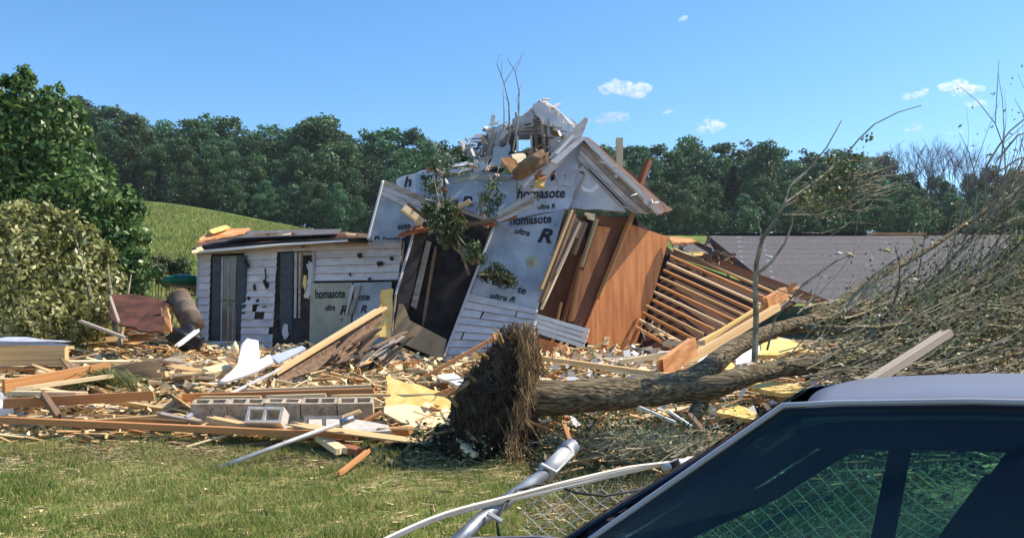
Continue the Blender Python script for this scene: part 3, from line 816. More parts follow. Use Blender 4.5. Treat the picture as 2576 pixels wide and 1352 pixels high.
# rake boards, torn ragged, bright edge
slab('rake_board', m_white, ragged([P(1356,250,17.5), P(1368,254,17.5), P(1404,278,17.4), P(1434,312,17.3), P(1450,322,17.3), P(1424,312,17.3), P(1396,284,17.4)], .03, 3, 21), .10, gab)
slab('soffit_board', m_greyw, [P(1357,251,17.5), P(1404,285,17.4), P(1436,320,17.3), P(1450,318,18.4), P(1400,272,18.5), P(1368,250,18.6)], .04, gab)
slab('torn_board', m_white, ragged([P(1398,307,17.2), P(1445,318,17.2), P(1438,330,17.1), P(1412,320,17.15)], .03, 3, 22), .03, gab)
slab('diagonal_board', m_siding_old, [P(1473,294,16.8), P(1480,300,16.8), P(1466,338,16.7), P(1392,402,16.5), P(1378,398,16.5), P(1440,325,16.7)], .05, gab)
slab('diagonal_board', m_siding, [P(1464,342,16.6), P(1470,350,16.6), P(1400,412,16.4), P(1384,405,16.4)], .05, gab)
slab('diagonal_board', m_white, [P(1440,338,16.65), P(1446,342,16.65), P(1404,388,16.5), P(1396,384,16.5)], .03, gab)
# right slope: triangle panel plus boards along the slope
pls = [P(1465,346,16.9), P(1661,538,16.9), P(1427,525,16.7)]
slab('gable_board', m_insul_b, ragged(fc([(1468,400),(1480,412),(1576,532),(1430,522),(1452,452)], 0, pls), .015, 4, 31), .05, gab)
for k in range(4):                         # four boards parallel to the rake
    o0, o1 = k*13, (k+1)*13-1.5
    pts = [(1466-o0*.25, 350+o0*1.0), (1536-o0*.6, 414+o0*.95), (1594-o0*.75, 468+o0*.95), (1658-o0*1.25, 536+o0*.02),
           (1658-o1*1.25, 536+o1*.02), (1594-o1*.75, 468+o1*.95), (1536-o1*.6, 414+o1*.95), (1466-o1*.25, 350+o1*1.0)]
    slab('gable_siding_board', m_siding_old if k % 2 else m_siding, fc(pts, .02+.006*k, pls), .03, gab)
slab('rake_trim', m_white, ragged([P(1463,344,16.7), P(1472,344,16.7), P(1540,408,16.6), P(1600,466,16.55), P(1664,538,16.5), P(1652,536,16.5), P(1592,470,16.55), P(1532,416,16.6)], .012, 3, 23), .12, gab)
slab('roof_slope', m_tar, [P(1463,344,16.75), P(1540,408,16.65), P(1600,466,16.6), P(1664,538,16.55), P(1680,522,18.8), P(1610,450,18.9), P(1480,345,19)], .06, gab)
slab('roof_slope', m_tar, ragged([P(1618,500,17.6), P(1660,505,17.8), P(1692,524,18), P(1676,534,17.6), P(1650,530,17.2)], .05, 3, 3), .04, gab)
slab('torn_hole_edge', m_white, ragged(fc([(1460,466),(1486,476),(1504,460),(1508,470),(1488,486),(1464,480)], .015, pls), .01, 3, 14), .01, gab)
bar('dark_strut', m_dark, onpl(1472,420,pls,.03), onpl(1578,528,pls,.03), .02, .04, gab)
bar('bent_strip', m_greyw, onpl(1470,440,pls,.05), onpl(1445,500,pls,.05), .02, .03, gab)
bar('tan_post', m_pale, P(1558,350,18.6), P(1558,446,18.4), .14, .14, gab, mesh=board_mesh(m_pale, 0))
bar('dark_red_post', m_redw, P(1632,404,18.8), P(1606,474,18.6), .13, .1, gab)
# far left torn panels
pll = [P(965,452,17.3), P(1102,460,17.3), P(927,604,17.0)]
gx = slab('insulation_board', m_insul, fc([(960,480),(1060,520),(1048,575),(998,607),(927,604)], 0, pll), .05, gab)
slab('insulation_board', m_insul, ragged([P(998,450,17.9), P(1069,425,17.9), P(1110,421,17.8), P(1116,505,17.6), P(1060,500,17.6), P(1000,470,17.8)], .03, 3, 32), .05, gab)
lettering(gx, 'h', 1016, 470, 1036, 468, 24, [P(998,450,17.85), P(1110,421,17.75), P(1116,505,17.55)], .2, .04)
lettering(gx, 'sote', 1000, 578, 1040, 574, 16, pll, .1); lettering(gx, 'R', 940, 604, 955, 603, 10, pll, .1, .04); lettering(gx, 'hom', 962, 604, 1000, 603, 8, pll, .1)
for k in range(3):
    slab('siding_board', m_siding_old if k else m_greyw, fc([(966-k*3,453+k*13),(1072-k*5,497+k*14),(1068-k*5,510+k*14),(963-k*3,465+k*13)], .03, pll), .02, gab)
bar('corner_trim', m_white, onpl(965,455,pll,.05), onpl(926,604,pll,.05), .05, .02, gab)
bar('broken_joist', m_pale, P(1014,521,16.2), P(1062,560,16.4), .10, .12, gab)
bar('broken_joist', m_brown, P(1022,514,16.5), P(1070,552,16.7), .06, .1, gab)
bar('broken_board', m_greyw, P(1131,520,16.2), P(1232,556,16.1), .10, .05, gab)
bar('broken_board', m_brown, P(1135,572,16.2), P(1300,545,16.0), .08, .07, gab)
bar('broken_board', m_redw, P(1130,556,16.4), P(1250,566,16.1), .06, .05, gab)
for k in range(3):
    slab('hanging_siding_board', m_siding_old if k != 1 else m_greyw, [P(1248,536+k*8,15.9), P(1340,484+k*12,15.8), P(1346,494+k*12,15.78), P(1256,543+k*8,15.88)], .02, gab)
slab('torn_siding_board', m_white, ragged([P(1128,430,16.9), P(1160,420,16.9), P(1188,423,16.8), P(1150,434,16.8)], .02, 3, 41), .02, gab)
slab('torn_siding_board', m_white, ragged([P(1142,412,16.9), P(1175,406,16.9), P(1170,414,16.8), P(1138,418,16.8)], .02, 3, 42), .02, gab)
slab('torn_siding_board', m_siding, ragged([P(1136,396,17.1), P(1168,398,17.1), P(1160,404,17)], .02, 3, 43), .02, gab)
slab('red_scrap', m_redw, ragged([P(1070,428,17.3), P(1092,418,17.3), P(1096,426,17.2), P(1074,434,17.2)], .02, 3, 43), .02, gab)
slab('wood_scrap', m_torn, ragged([P(1260,398,16.5), P(1284,396,16.5), P(1308,432,16.3), P(1290,438,16.3)], .03, 3, 44), .04, gab)
slab('wood_scrap', m_pale, ragged([P(1288,388,16.6), P(1316,385,16.6), P(1322,405,16.4), P(1300,410,16.4)], .04, 3, 45), .04, gab)
slab('wood_scrap', m_foam, ragged([P(1346,454,16.4), P(1372,452,16.4), P(1370,465,16.3), P(1350,468,16.3)], .03, 3, 46), .06, gab)
slab('wood_scrap', m_orange, ragged([P(1344,438,16.5), P(1376,440,16.5), P(1368,454,16.4), P(1346,450,16.4)], .03, 3, 47), .05, gab)
def shards(parent, x0, y0, x1, y1, d, n, mats, size=(5,22), spread=.5, name='splinter', seed=1):
    r_ = random.Random(seed)
    for k in range(n):
        t_ = r_.random(); x = x0+(x1-x0)*t_+r_.gauss(0,7); y = y0+(y1-y0)*t_+r_.gauss(0,7); a = r_.gauss(math.atan2(y1-y0, x1-x0), .8); l = r_.uniform(*size)
        dd = d+r_.uniform(-spread,spread)*.4
        bar(name, r_.choice(mats), P(x, y, dd), P(x+math.cos(a)*l, y+math.sin(a)*l, dd+r_.uniform(-.15,.15)), r_.uniform(.02,.11), .015, parent, r_.uniform(-1,1))
WB = (m_white, m_siding, m_siding_old, m_greyw, m_pale)
shards(gab, 1225,325,1350,300,17.3,10,(m_siding_old,m_greyw,m_white,m_dark),(8,34),seed=31); shards(gab, 1260,400,1390,390,17,14,(m_brown,m_siding_old,m_dark,m_greyw,m_white),(6,34),seed=32)
shards(gab, 1385,320,1390,400,17,8,(m_siding_old,m_greyw,m_dark,m_brown),(8,40),seed=33); shards(gab, 1340,270,1420,330,17.35,8,(m_siding_old,m_white,m_greyw),(8,30),seed=34)
for k_, (mt_, pp_) in enumerate(((m_siding,[(1340,262,17.3),(1362,256,17.3),(1418,300,17.1),(1408,332,17.0),(1360,312,17.2)]),(m_siding_old,[(1288,300,17.3),(1336,280,17.3),(1346,312,17.2),(1300,332,17.2)]),(m_white,[(1398,300,17.0),(1446,322,16.95),(1430,346,16.9),(1392,326,17)]),
        (m_insul_b,[(1222,330,17.3),(1268,312,17.2),(1276,334,17.1),(1236,366,17.2)]),(m_siding_old,[(1386,338,16.9),(1424,352,16.85),(1404,396,16.8),(1384,388,16.9)]),(m_insul,[(1240,372,17.0),(1282,362,17.0),(1276,416,16.9),(1238,424,17)]),(m_siding,[(1196,404,17.1),(1236,392,17.1),(1226,426,17),(1190,434,17)]))):
    slab('torn_panel', mt_, ragged(pp_, .035, 4, 100+k_), .03, gab)
for k_, q_ in enumerate((((1215,430),(1245,330)), ((1232,428),(1262,322)), ((1345,300),(1352,395)), ((1362,298),(1372,388)), ((1296,440),(1330,395)), ((1205,400),(1290,392)), ((1290,396),(1392,352)))):
    bar('broken_stud', (m_greyw, m_siding_old, m_brown, m_greyw)[k_ % 4], P(*q_[0], 17.05), P(*q_[1], 17.2), .06, .04, gab)
shards(gab, 1360,256,1450,322,17.3,12,WB,seed=2); shards(gab, 1302,305,1230,330,17.4,10,WB,seed=3); shards(gab, 1466,350,1640,520,16.6,14,WB,(4,16),seed=4)
shards(gab, 1200,425,1110,430,16.9,22,WB,seed=5); shards(gab, 1120,440,1085,560,16.6,16,(m_white,m_siding_old,m_greyw,m_brown,m_redw),seed=6)
shards(gab, 1210,432,1310,440,16.7,16,(m_greyw,m_brown,m_pale,m_siding_old),seed=7); shards(gab, 1130,520,1250,560,16.2,12,(m_brown,m_greyw,m_redw,m_pale),(15,50),seed=8)
shards(gab, 1225,335,1200,425,17.2,14,(m_greyw,m_shutter,m_dark,m_siding_old),seed=9); shards(gab, 1310,400,1400,370,16.9,12,(m_greyw,m_brown,m_pale),seed=10)
shards(gab, 1390,330,1450,345,16.9,10,WB,seed=12); shards(gab, 1160,345,1215,390,17.6,10,WB,(8,26),seed=13); shards(gab, 1340,430,1460,440,16.6,10,(m_brown,m_orange,m_greyw),(4,14),seed=14)
# brown cushion
m = MB()
import bmesh
def lump(name, mat, c, rad, rot, parent=None, seed=0, sub=3, amp=.18):
    bm = bmesh.new(); bmesh.ops.create_icosphere(bm, subdivisions=sub, radius=1)
    for v in bm.verts:
        s = 1 + amp*math.sin(v.co.x*4+seed)*math.sin(v.co.y*5+seed*2)+amp*.6*math.sin(v.co.z*9+seed)
        v.co = Vector((v.co.x*rad[0]*s, v.co.y*rad[1]*s, v.co.z*rad[2]*s))
    me = bpy.data.meshes.new(name); bm.to_mesh(me); bm.free(); me.materials.append(mat)
    me.polygons.foreach_set('use_smooth', [True]*len(me.polygons))
    return link(name, me, parent, Matrix.Translation(c) @ Matrix.Rotation(rot, 4, 'Y'))
o = lump('cushion', m_cloth, P(1335,415,16.2), (.36,.2,.15), R(-35), None, 2); tag(o, 'crumpled brown cushion caught in the broken gable opening', 'cushion')

# lower leaning wall: blue board over siding
lo = thing('leaning_wall', P(1230,915,16), 'tilted wall piece, printed blue-grey board above and white siding below, before the orange panels', 'wall')
plw = [P(1246,560,16.5), P(1420,527,16.5), P(1120,910,15.8)]
lb = slab('insulation_board', m_insul, ragged(fc([(1248,562),(1420,528),(1352,776),(1184,738)], 0, plw), .012, 4, 51), .06, lo)
lettering(lb, 'homasote', 1282, 566, 1394, 560, 22, plw, .1)
lettering(lb, 'ultra', 1292, 586, 1346, 597, 15, plw, .3); lettering(lb, 'R', 1350, 607, 1380, 610, 33, plw, .3, .05)
lettering(lb, 'te', 1300, 735, 1328, 741, 17, plw, .1); lettering(lb, 'ultra R', 1230, 748, 1316, 764, 13, plw, .3)
slab('stain', m_insul_t, ragged(fc([(1325,648),(1352,640),(1358,668),(1330,678)], .005, plw), .04, 3, 52), .004, lo)
slab('stain', m_panel_g, ragged(fc([(1330,655),(1342,652),(1342,668),(1332,666)], .009, plw), .02, 3, 53), .004, lo)
q = fc([(1184,738),(1356,780),(1330,900),(1118,908)], .0, plw)
slab('sheathing', m_darkwall, q, .06, lo, push=-.01)
siding(lo, *fc([(1182,738),(1354,778),(1338,905),(1116,912)], .0, plw), 9, m_siding, {2:[(.25,.28)],4:[(.55,.58)],5:[(.1,.12)],1:[(.7,.72)],7:[(.8,1)],8:[(.6,1)]})
bar('edge_trim', m_siding, onpl(1246,562,plw,.03), onpl(1114,908,plw,.03), .05, .03, lo)
for k in range(4):
    a, b = k*12.5, k*12.5+10.5
    slab('long_siding_board', m_white, [P(1352,789+a,15.7), P(1482-k*4,827+a,15.2), P(1480-k*4,827+b,15.2), P(1350,789+b,15.7)], .02, lo)  # same siding in plain white, its sunlight put into the colour
# tilted dark doorway unit
dw = thing('tilted_doorway', P(1080,912,16.2), 'tilted dark doorway box with metal edge strip and brown lower board', 'doorway')
pld = [P(1045,572,16.6), P(1200,668,16.4), P(985,850,15.9)]
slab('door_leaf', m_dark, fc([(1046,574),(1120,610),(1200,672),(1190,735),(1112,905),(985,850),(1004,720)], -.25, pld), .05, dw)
slab('brown_board', m_panel_g, ragged(fc([(1004,764),(1016,766),(1032,806),(1124,854),(1111,906),(985,852)], .02, pld), .004, 2, 6), .04, dw)
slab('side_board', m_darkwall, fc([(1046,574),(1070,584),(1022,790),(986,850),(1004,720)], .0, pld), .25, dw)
slab('inner_board', m_greyw, fc([(1072,596),(1084,602),(1046,770),(1032,762)], -.12, pld), .04, dw)
for q in ((1095,606,1062,812),):
    bar('inner_stud', m_brown, onpl(q[0],q[1],pld,-.2), onpl(q[2],q[3],pld,-.2), .05, .04, dw)
bar('metal_edge', m_insul_b, onpl(1045,574,pld,.03), onpl(996,742,pld,.03), .03, .04, dw)
bar('metal_edge', m_greyw, onpl(996,742,pld,.03), onpl(984,850,pld,.03), .03, .04, dw)
slab('broken_lintel', m_greyw, [P(1136,616,15.9), P(1160,612,15.9), P(1196,655,15.7), P(1186,662,15.7)], .08, dw)
slab('broken_lintel', m_brown, [P(1184,640,15.8), P(1196,635,15.8), P(1204,660,15.7), P(1197,664,15.7)], .08, dw)
slab('header', m_redw, [P(1000,590,16.3), P(1046,566,16.5), P(1090,572,16.4), P(1050,580,16.3)], .06, dw)
slab('threshold', m_panel_g, ragged([P(960,870,15.6), P(1100,905,15.4), P(1060,960,14.2), P(950,940,14.4)], .05, 3, 8), .05, dw)
sh = slab('foam_board', m_foam, ragged([P(962,728,15.4), P(990,726,15.5), P(986,800,15.4), P(984,852,15.3), P(946,842,15.2), P(952,800,15.3), P(958,770,15.3)], .03, 3, 61), .07)
tag(sh, 'upright torn yellow foam board against the left side of the dark doorway', 'foam board')

# ------------------------------------------------------------------ orange interior wall
iw = thing('interior_wall', P(1540,890,17), 'tilted interior wall with orange wood panels and exposed studs', 'interior wall')
plo = [P(1500,560,16.7), P(1685,594,17.6), P(1480,860,16.5)]
op = slab('orange_panel', m_panel, fc([(1581,562),(1683,596),(1650,720),(1592,888),(1515,884),(1462,850),(1500,755)], 0, plo), .05, iw)
op['label'] = 'largest bright orange panel'
slab('orange_panel', m_panel, fc([(1505,566),(1538,572),(1520,620),(1500,665),(1446,806),(1430,804)], -.02, plo), .05, iw)
slab('shaded_panel', m_panel_shade, fc([(1500,540),(1585,548),(1582,570),(1500,755),(1462,850),(1440,830),(1520,620),(1540,570),(1500,560)], -.06, plo), .04, iw)  # dark band of the orange panelling, painted as shadow
slab('shaded_panel', m_panel_shade, fc([(1422,528),(1500,542),(1500,600),(1432,806),(1400,900),(1345,890),(1352,780)], -.35, plo), .04, iw)  # dark sheet painted for the shaded interior behind the studs
slab('orange_panel', m_panel, fc([(1350,846),(1400,858),(1470,880),(1460,900),(1340,896)], -.1, plo), .04, iw)
def ob(m_, a, b, f, w, h): bar('stud', m_, onpl(*a, plo, f), onpl(*b, plo, f), w, h, iw, mesh=board_mesh(m_, 0))
ob(m_orange, (1578,562), (1502,750), .05, .10, .06)
ob(m_orange, (1588,536), (1579,564), .05, .10, .05)
ob(m_pine, (1497,552), (1458,672), .05, .08, .05)
ob(m_orange, (1457,680), (1432,808), .04, .08, .05)
ob(m_pine, (1430,530), (1352,728), .12, .06, .05); ob(m_brown, (1440,540), (1358,760), .05, .10, .06)
ob(m_greyw, (1450,560), (1390,690), .1, .08, .05); ob(m_pale, (1436,600), (1356,778), .08, .05, .04); ob(m_brown, (1470,560), (1440,640), .02, .1, .08)
ob(m_redw, (1470,640), (1410,840), -.05, .08, .06); ob(m_orange, (1412,760), (1390,860), .0, .04, .04); ob(m_pine, (1400,870), (1375,900), .05, .04, .04)
slab('torn_plaster', m_pale, ragged(fc([(1466,536),(1492,540),(1488,556),(1474,552)], .08, plo), .02, 3, 63), .04, iw)
slab('torn_plaster', m_cloth, ragged(fc([(1440,545),(1470,560),(1450,600),(1425,610)], .06, plo), .04, 4, 64), .05, iw)
slab('outlet_plate', m_pale, fc([(1519,846),(1533,847),(1530,868),(1516,866)], .02, plo), .01, iw)
shards(iw, 1360,895,1600,890,15.8,26,(m_pine,m_pale,m_orange,m_greyw),(10,50),seed=21)
slab('ceiling_scrap', m_torn, ragged([P(1684,594,17.5), P(1740,600,17.6), P(1756,606,17.5), P(1690,612,17.4)], .03, 3, 65), .04, iw)
bar('bracing_stick', m_pine, P(1462,896,15.4), P(1530,852,15.6), .04, .04, iw)
bar('bracing_stick', m_pale, P(1460,868,15.2), P(1510,890,15.2), .025, .025, iw)
slab('floor_board', m_greyw, [P(1480,884,15.8), P(1590,880,16.4), P(1640,870,16.6), P(1650,905,14.9), P(1600,930,14.2), P(1510,905,14.9)], .04, iw)

# ------------------------------------------------------------------ fallen rafters
rf = thing('fallen_roof_section', P(1790,890,17.5), 'fallen roof section showing its row of parallel rafters and yellow edge beam', 'roof section')
La, Lb = (1694,626,18.6), (1600,822,16.6)
Ra, Rb = (1985,752,18.0), (1690,874,15.6)
slab('roof_deck', m_deck, [P(1690,618,18.9), P(2010,738,18.5), P(1740,870,15.9), P(1600,880,16.5)], .05, rf, push=-.22)
for k in range(12):
    t_ = k/11
    a = [La[i]+(Lb[i]-La[i])*t_ for i in range(3)]; b = [Ra[i]+(Rb[i]-Ra[i])*t_ for i in range(3)]
    bar('rafter', m_redw if k % 5 == 3 else m_orange, P(*a), P(*b), .030, .055, rf, mesh=board_mesh((m_pine, m_orange, m_pale, m_orange)[k % 4], 0), updir=(P(*La)-P(*Lb)).cross(P(*Ra)-P(*La)).normalized())
bar('edge_beam', m_pale, P(1752,872,15.2), P(1990,744,17.6), .07, .16, rf, mesh=board_mesh(m_pale,0))
bar('edge_beam', m_foam, P(1770,858,15.0), P(1968,736,17.3), .06, .05, rf, mesh=board_mesh(m_foam,0))
bar('edge_beam', m_pine, P(1700,925,13.6), P(1960,770,16.8), .07, .14, rf)
bar('edge_beam', m_brown, P(1690,634,18.6), P(2060,758,18.0), .1, .12, rf)
bar('edge_beam', m_redw, P(1760,640,19), P(2080,760,18.6), .1, .1, rf)
bar('broken_board', m_torn, P(1925,765,16.6), P(1975,735,17), .12, .22, rf)
for i, (a, b, mt) in enumerate((((1700,628),(1790,652),m_roof),((1735,604),(1790,628),m_tar),((1750,612),(1800,640),m_roof),((1780,640),(1850,640),m_brown),((1790,612),(1850,660),m_tar),((1810,630),(1836,648),m_pale),((1822,655),(1850,640),m_pine))):
    bar('broken_board', mt, P(*a, 19), P(*b, 19), .12, .05, rf)
slab('torn_felt', m_foam, ragged([P(1720,638,18.8), P(1745,630,18.8), P(1775,634,18.8), P(1760,642,18.7)], .03, 3, 66), .03, rf)
slab('torn_felt', m_roof, [P(1690,612,19.5), P(1790,612,20), P(1800,640,19.6), P(1700,630,19)], .03, rf)

shards(rf, 1690,622,1840,655,18.9,26,(m_brown,m_roof,m_pine,m_white,m_tar),(8,40),seed=22); shards(rf, 1960,740,2110,790,17.4,30,(m_redw,m_brown,m_orange,m_greyw),(10,50),seed=23); shards(rf, 1620,820,1740,880,15.8,18,(m_greyw,m_pine,m_brown),(8,40),seed=24)
# ------------------------------------------------------------------ grey collapsed roof
gr_ = thing('collapsed_grey_roof', P(2080,800,25), 'wide grey shingled roof lying low behind the fallen tree', 'roof')
A, B, C, D = P(1780,591,27), P(2560,588,27.5), P(2560,760,22), P(1990,760,21.5)
plr = [A, B, C]
nr = 12
for k in range(nr):
    v0, v1 = k/nr, (k+1)/nr
    a, b, c, d_ = bil(A,B,C,D,0,v0), bil(A,B,C,D,1,v0), bil(A,B,C,D,1,v1), bil(A,B,C,D,0,v1)
    N = pnormal([A,B,C,D])
    m = MB(); m.hexa([a-N*.03, b-N*.03, c-N*.02, d_-N*.02, a+N*.0, b+N*.0, c+N*.003, d_+N*.003]); m.build('shingle_course', m_roof, gr_)
bar('ridge_board', m_dark, P(1776,590,27), P(2180,588,27.2), .15, .07, gr_); bar('ridge_board', m_torn, P(2180,588,27.2), P(2330,588,27.3), .12, .07, gr_); bar('ridge_board', m_tar, P(2330,588,27.3), P(2562,586,27.5), .12, .08, gr_)
slab('gable_end', m_tar, [P(1780,591,27), P(1990,760,21.5), P(1980,790,21.5), P(1770,640,27)], .05, gr_)
slab('rear_slope', m_roof, [P(1778,592,27), P(2560,589,27.5), P(2560,640,32), P(1800,640,32)], .05, gr_)
for (x, y) in ((2110,640),(2135,642),(2140,648),(1935,650),(2000,690),(2230,632),(2070,700)):
    lump('scrap', random.choice((m_greyw, m_white, m_foam)), onpl(x, y, plr, .04), (.1,.06,.04), 0, gr_, x, 1)

# ------------------------------------------------------------------ leafy bits caught on the wreck
def leafy(name, lab, L, n, size, leafm, sticks=(), tw=m_twig, catg='branch', group=None, shell=.1):
    lp = lobes_px(L); c = Vector(lp[0][:3])
    t = thing(name, c, lab, catg, group)
    V, F = blob_leaves(lp, n, size, rs=rs, shell=shell, out=.5)
    V = V - np.array(c); 
    link('leaves', npmesh('leaves', V, F, leafm), t, Matrix.Translation(c))
    if sticks:
        mm = MB()
        for s in sticks:
            pts = [P(*p) for p in s[0]]; r0 = s[1]
            mm.tube(pts, [r0*(1-.75*i/(len(pts)-1)) for i in range(len(pts))], 5)
        mm.build('twigs', tw, t)
    return t
leafy('leafy_branch', 'leafy green branch hanging over the top of the dark doorway', [(1105,560,15.8,34),(1130,530,15.8,26),(1150,570,15.8,26),(1125,600,15.8,28),(1080,530,16,20),(1160,600,15.8,16)], 1500, .085, l_bush,
      [(((1180,690,15.7),(1150,600,15.8),(1110,540,15.9),(1090,440,16.2)), .03), (((1150,600,15.8),(1175,560,15.8)), .015)])
leafy('leafy_branch', 'dark leafy sprig drooping right of the doorway lintel', [(1190,620,15.6,18),(1205,640,15.6,16),(1180,645,15.6,16),(1215,655,15.6,12)], 500, .075, l_bush, [(((1150,590,15.7),(1200,650,15.6)), .015)])
leafy('leafy_branch', 'green fir-like sprig lying on the printed board of the leaning wall', [(1240,690,15.7,26),(1265,700,15.7,26),(1285,705,15.7,18),(1215,695,15.7,14),(1250,672,15.7,14)], 1100, .07, l_dark, [(((1205,690,15.6),(1250,690,15.6),(1300,715,15.6)), .02)])
leafy('leafy_branch', 'sparse green twigs on the left shoulder of the gable', [(1085,470,16.6,30),(1095,420,16.8,26),(1070,450,16.8,18),(1150,380,17,20),(1120,370,17.2,18),(1165,400,17,16)], 700, .075, l_bush,
      [(((1100,560,16.2),(1100,470,16.6),(1090,400,17),(1120,350,17.2)), .035), (((1095,440,16.7),(1130,390,17),(1160,360,17)), .02)])
leafy('leafy_branch', 'thin leafy twig across the middle printed board of the gable', [(1240,470,16.2,22),(1225,500,16.2,20),(1255,495,16.2,18),(1235,530,16.1,18)], 420, .065, l_bush,
      [(((1230,560,16.2),(1232,500,16.2),(1250,440,16.3),(1262,390,16.5)), .018), (((1180,430,16.4),(1210,480,16.3),(1235,500,16.2)), .012)])
# bare branch sticking up
bb = thing('bare_branch', P(1275,400,17), 'bare forked branch standing up behind the gable against the sky', 'branch')
mm = MB()
for pts, r0 in ((((1268,400),(1282,330),(1280,260),(1268,210),(1250,160)), .022), (((1290,380),(1305,290),(1306,230),(1296,180),(1275,145)), .018), (((1268,330),(1268,280),(1265,220)), .014),
                (((1268,210),(1290,175),(1320,130)), .009), (((1282,300),(1278,250),(1262,190),(1262,150)), .010), (((1305,290),(1300,250),(1312,210),(1322,208)), .007), (((1250,160),(1255,140),(1268,135)), .006), (((1296,180),(1310,150),(1308,135)), .006),
                (((1276,250),(1262,240)), .006), (((1300,320),(1312,300)), .006), (((1272,360),(1256,330)), .007)):
    mm = MB(); mm.tube([P(x, y, 17+.1*i) for i, (x, y) in enumerate(pts)], [r0*(1-.7*i/(len(pts)-1)) for i in range(len(pts))], 5); mm.build('stem', m_twig, bb)

# ------------------------------------------------------------------ left background junk
o = slab('rusty_sheet', m_rust, ragged([P(272,740,16), P(330,738,16.2), P(432,756,16.2), P(424,775,15.6), P(412,836,14.9), P(352,830,14.9), P(282,806,15.1)], .05, 3, 77), .03); tag(o, 'bent rusty red metal sheet between the pale tree and the wing', 'metal sheet')
b_ = thing('barrel', P(465,790,16), 'dented brown barrel tipped over at the corner of the wing', 'barrel')
ax = (P(450,742,16.2)-P(488,826,15.9)); mm = MB(); c0, c1 = P(488,822,15.9), P(450,748,16.2); mm.tube([c0, c0.lerp(c1,.33), c0.lerp(c1,.34), c0.lerp(c1,.37), c0.lerp(c1,.38), c0.lerp(c1,.66), c0.lerp(c1,.67), c0.lerp(c1,.7), c0.lerp(c1,.71), c1], [.2,.2,.21,.21,.2,.2,.21,.21,.2,.2], 18)
mm.build('body', m_barrel, b_, True)
mm = MB(); mm.tube([c1+(c1-c0)*.0, c1+(c1-c0)*.04], [.21,.21], 18); mm.build('rim', m_brown, b_)
o = slab('splintered_stump_board', m_torn, ragged([P(404,772,15.4), P(414,778,15.4), P(418,768,15.4), P(428,790,15.4), P(430,832,15.3), P(410,830,15.3)], .02, 3, 71), .08); tag(o, 'bright orange splintered board standing beside the brown barrel', 'board')
o = lump('green_tarp', m_green, P(458,706,20.2), (.44,.3,.16), 0, None, 3, 3, .06); tag(o, 'rounded dark green tarpaulin bundle behind the wing corner', 'tarpaulin')
for a, b, mt, w, lab in (((200,806,14.6),(318,850,14),m_greyw,.07,'pale pole lying down from the toppled tree to the rubble'), ((275,742,15),(300,815,14.8),m_greyw,.045,'thin grey stick leaning on the rusty sheet'),
        ((420,716,19.5),(502,722,19.5),m_brown,.12,'brown plank under the green tarpaulin'), ((425,738,19.3),(500,742,19.3),m_redw,.12,'red-brown plank stacked below the brown one near the wing'),
        ((445,870,14.5),(500,828,15.2),m_white,.08,'small white board propped at the foot of the barrel'), ((470,1050,9.6),(700,932,12.4),m_galvp,.045,None)):
    if lab is None: continue
    o = bar('board' if w > .06 else 'stick', mt, a, b, w, .04); tag(o, lab, 'board' if w > .06 else 'stick')
o = lump('dark_bag', m_cartrim, P(470,850,15.6), (.28,.25,.2), .3, None, 5, 3, .25); tag(o, 'black plastic bag crumpled at the foot of the barrel', 'bag')
o = lump('plastic_sheet', m_bag, P(45,862,13.8), (.75,.3,.07), 0, None, 5, 3, .3); tag(o, 'pale blue plastic sheet heaped behind the big tan beam', 'plastic sheet')
o = slab('white_board', m_white, ragged([P(622,850,12.6), P(650,856,12.7), P(653,902,12.5), P(680,890,12.8), P(688,910,12.4), P(640,935,12), P(572,958,11.6), P(553,958,11.6), P(598,915,12.1), P(606,868,12.5)], .008, 3, 72), .03); tag(o, 'bright white torn panel propped up in front of the shuttered wing', 'panel')
o = slab('white_board', m_blueshade, [P(680,895,13.2), P(760,868,14.2), P(770,876,14.1), P(700,912,13)], .03); tag(o, 'shaded blue-white strip resting beside the bright torn panel', 'board')
o = lump('foam_chunk', m_pale, P(592,878,13.4), (.06,.06,.1), 0, None, 5, 2, .3); tag(o, 'small cream foam chunk by the bright torn panel', 'foam chunk')

# ------------------------------------------------------------------ foundation wall of concrete blocks
fw = thing('foundation_wall', G(700,1080), 'low wall of hollow concrete blocks across the debris', 'foundation wall')
def block_mesh(mat, L=.395, H=.19, W=.19):
    m = MB(); t = .032; h = H/2
    m.box((0,-W/2+t/2,0), (L/2,t/2,h)); m.box((0,W/2-t/2,0), (L/2,t/2,h))
    for x in (-L/2+t/2, 0, L/2-t/2): m.box((x,0,0), (t/2, W/2-t-.0005, h-.001))
    me = bpy.data.meshes.new('block'); me.from_pydata(m.v, [], m.f); me.materials.append(mat); return me
bk, bkw = block_mesh(m_block), block_mesh(m_blockw)
a0, a1 = G(438,1086), G(985,1079); dr = (a1-a0).normalized(); yaw = math.atan2(dr.y, dr.x); nb = int((a1-a0).length/.405)
for rw in range(2):
    for k in range(nb+1):
        if rw == 0 and k == nb: continue
        c = a0 + dr*(.405*(k+.5) - (.2 if rw else 0)) + Vector((0,0,.05+rw*.2))
        if rw == 1 and k == 0: continue
        link('block', bk, fw, Matrix.Translation(c) @ Matrix.Rotation(yaw+random.uniform(-.03,.03), 4, 'Z') @ Matrix.Rotation(R(16+random.uniform(-4,4)) if rw else R(random.uniform(-2,2)), 4, 'X') @ Matrix.Rotation(R(random.uniform(-1.2,1.2)), 4, 'Y'))
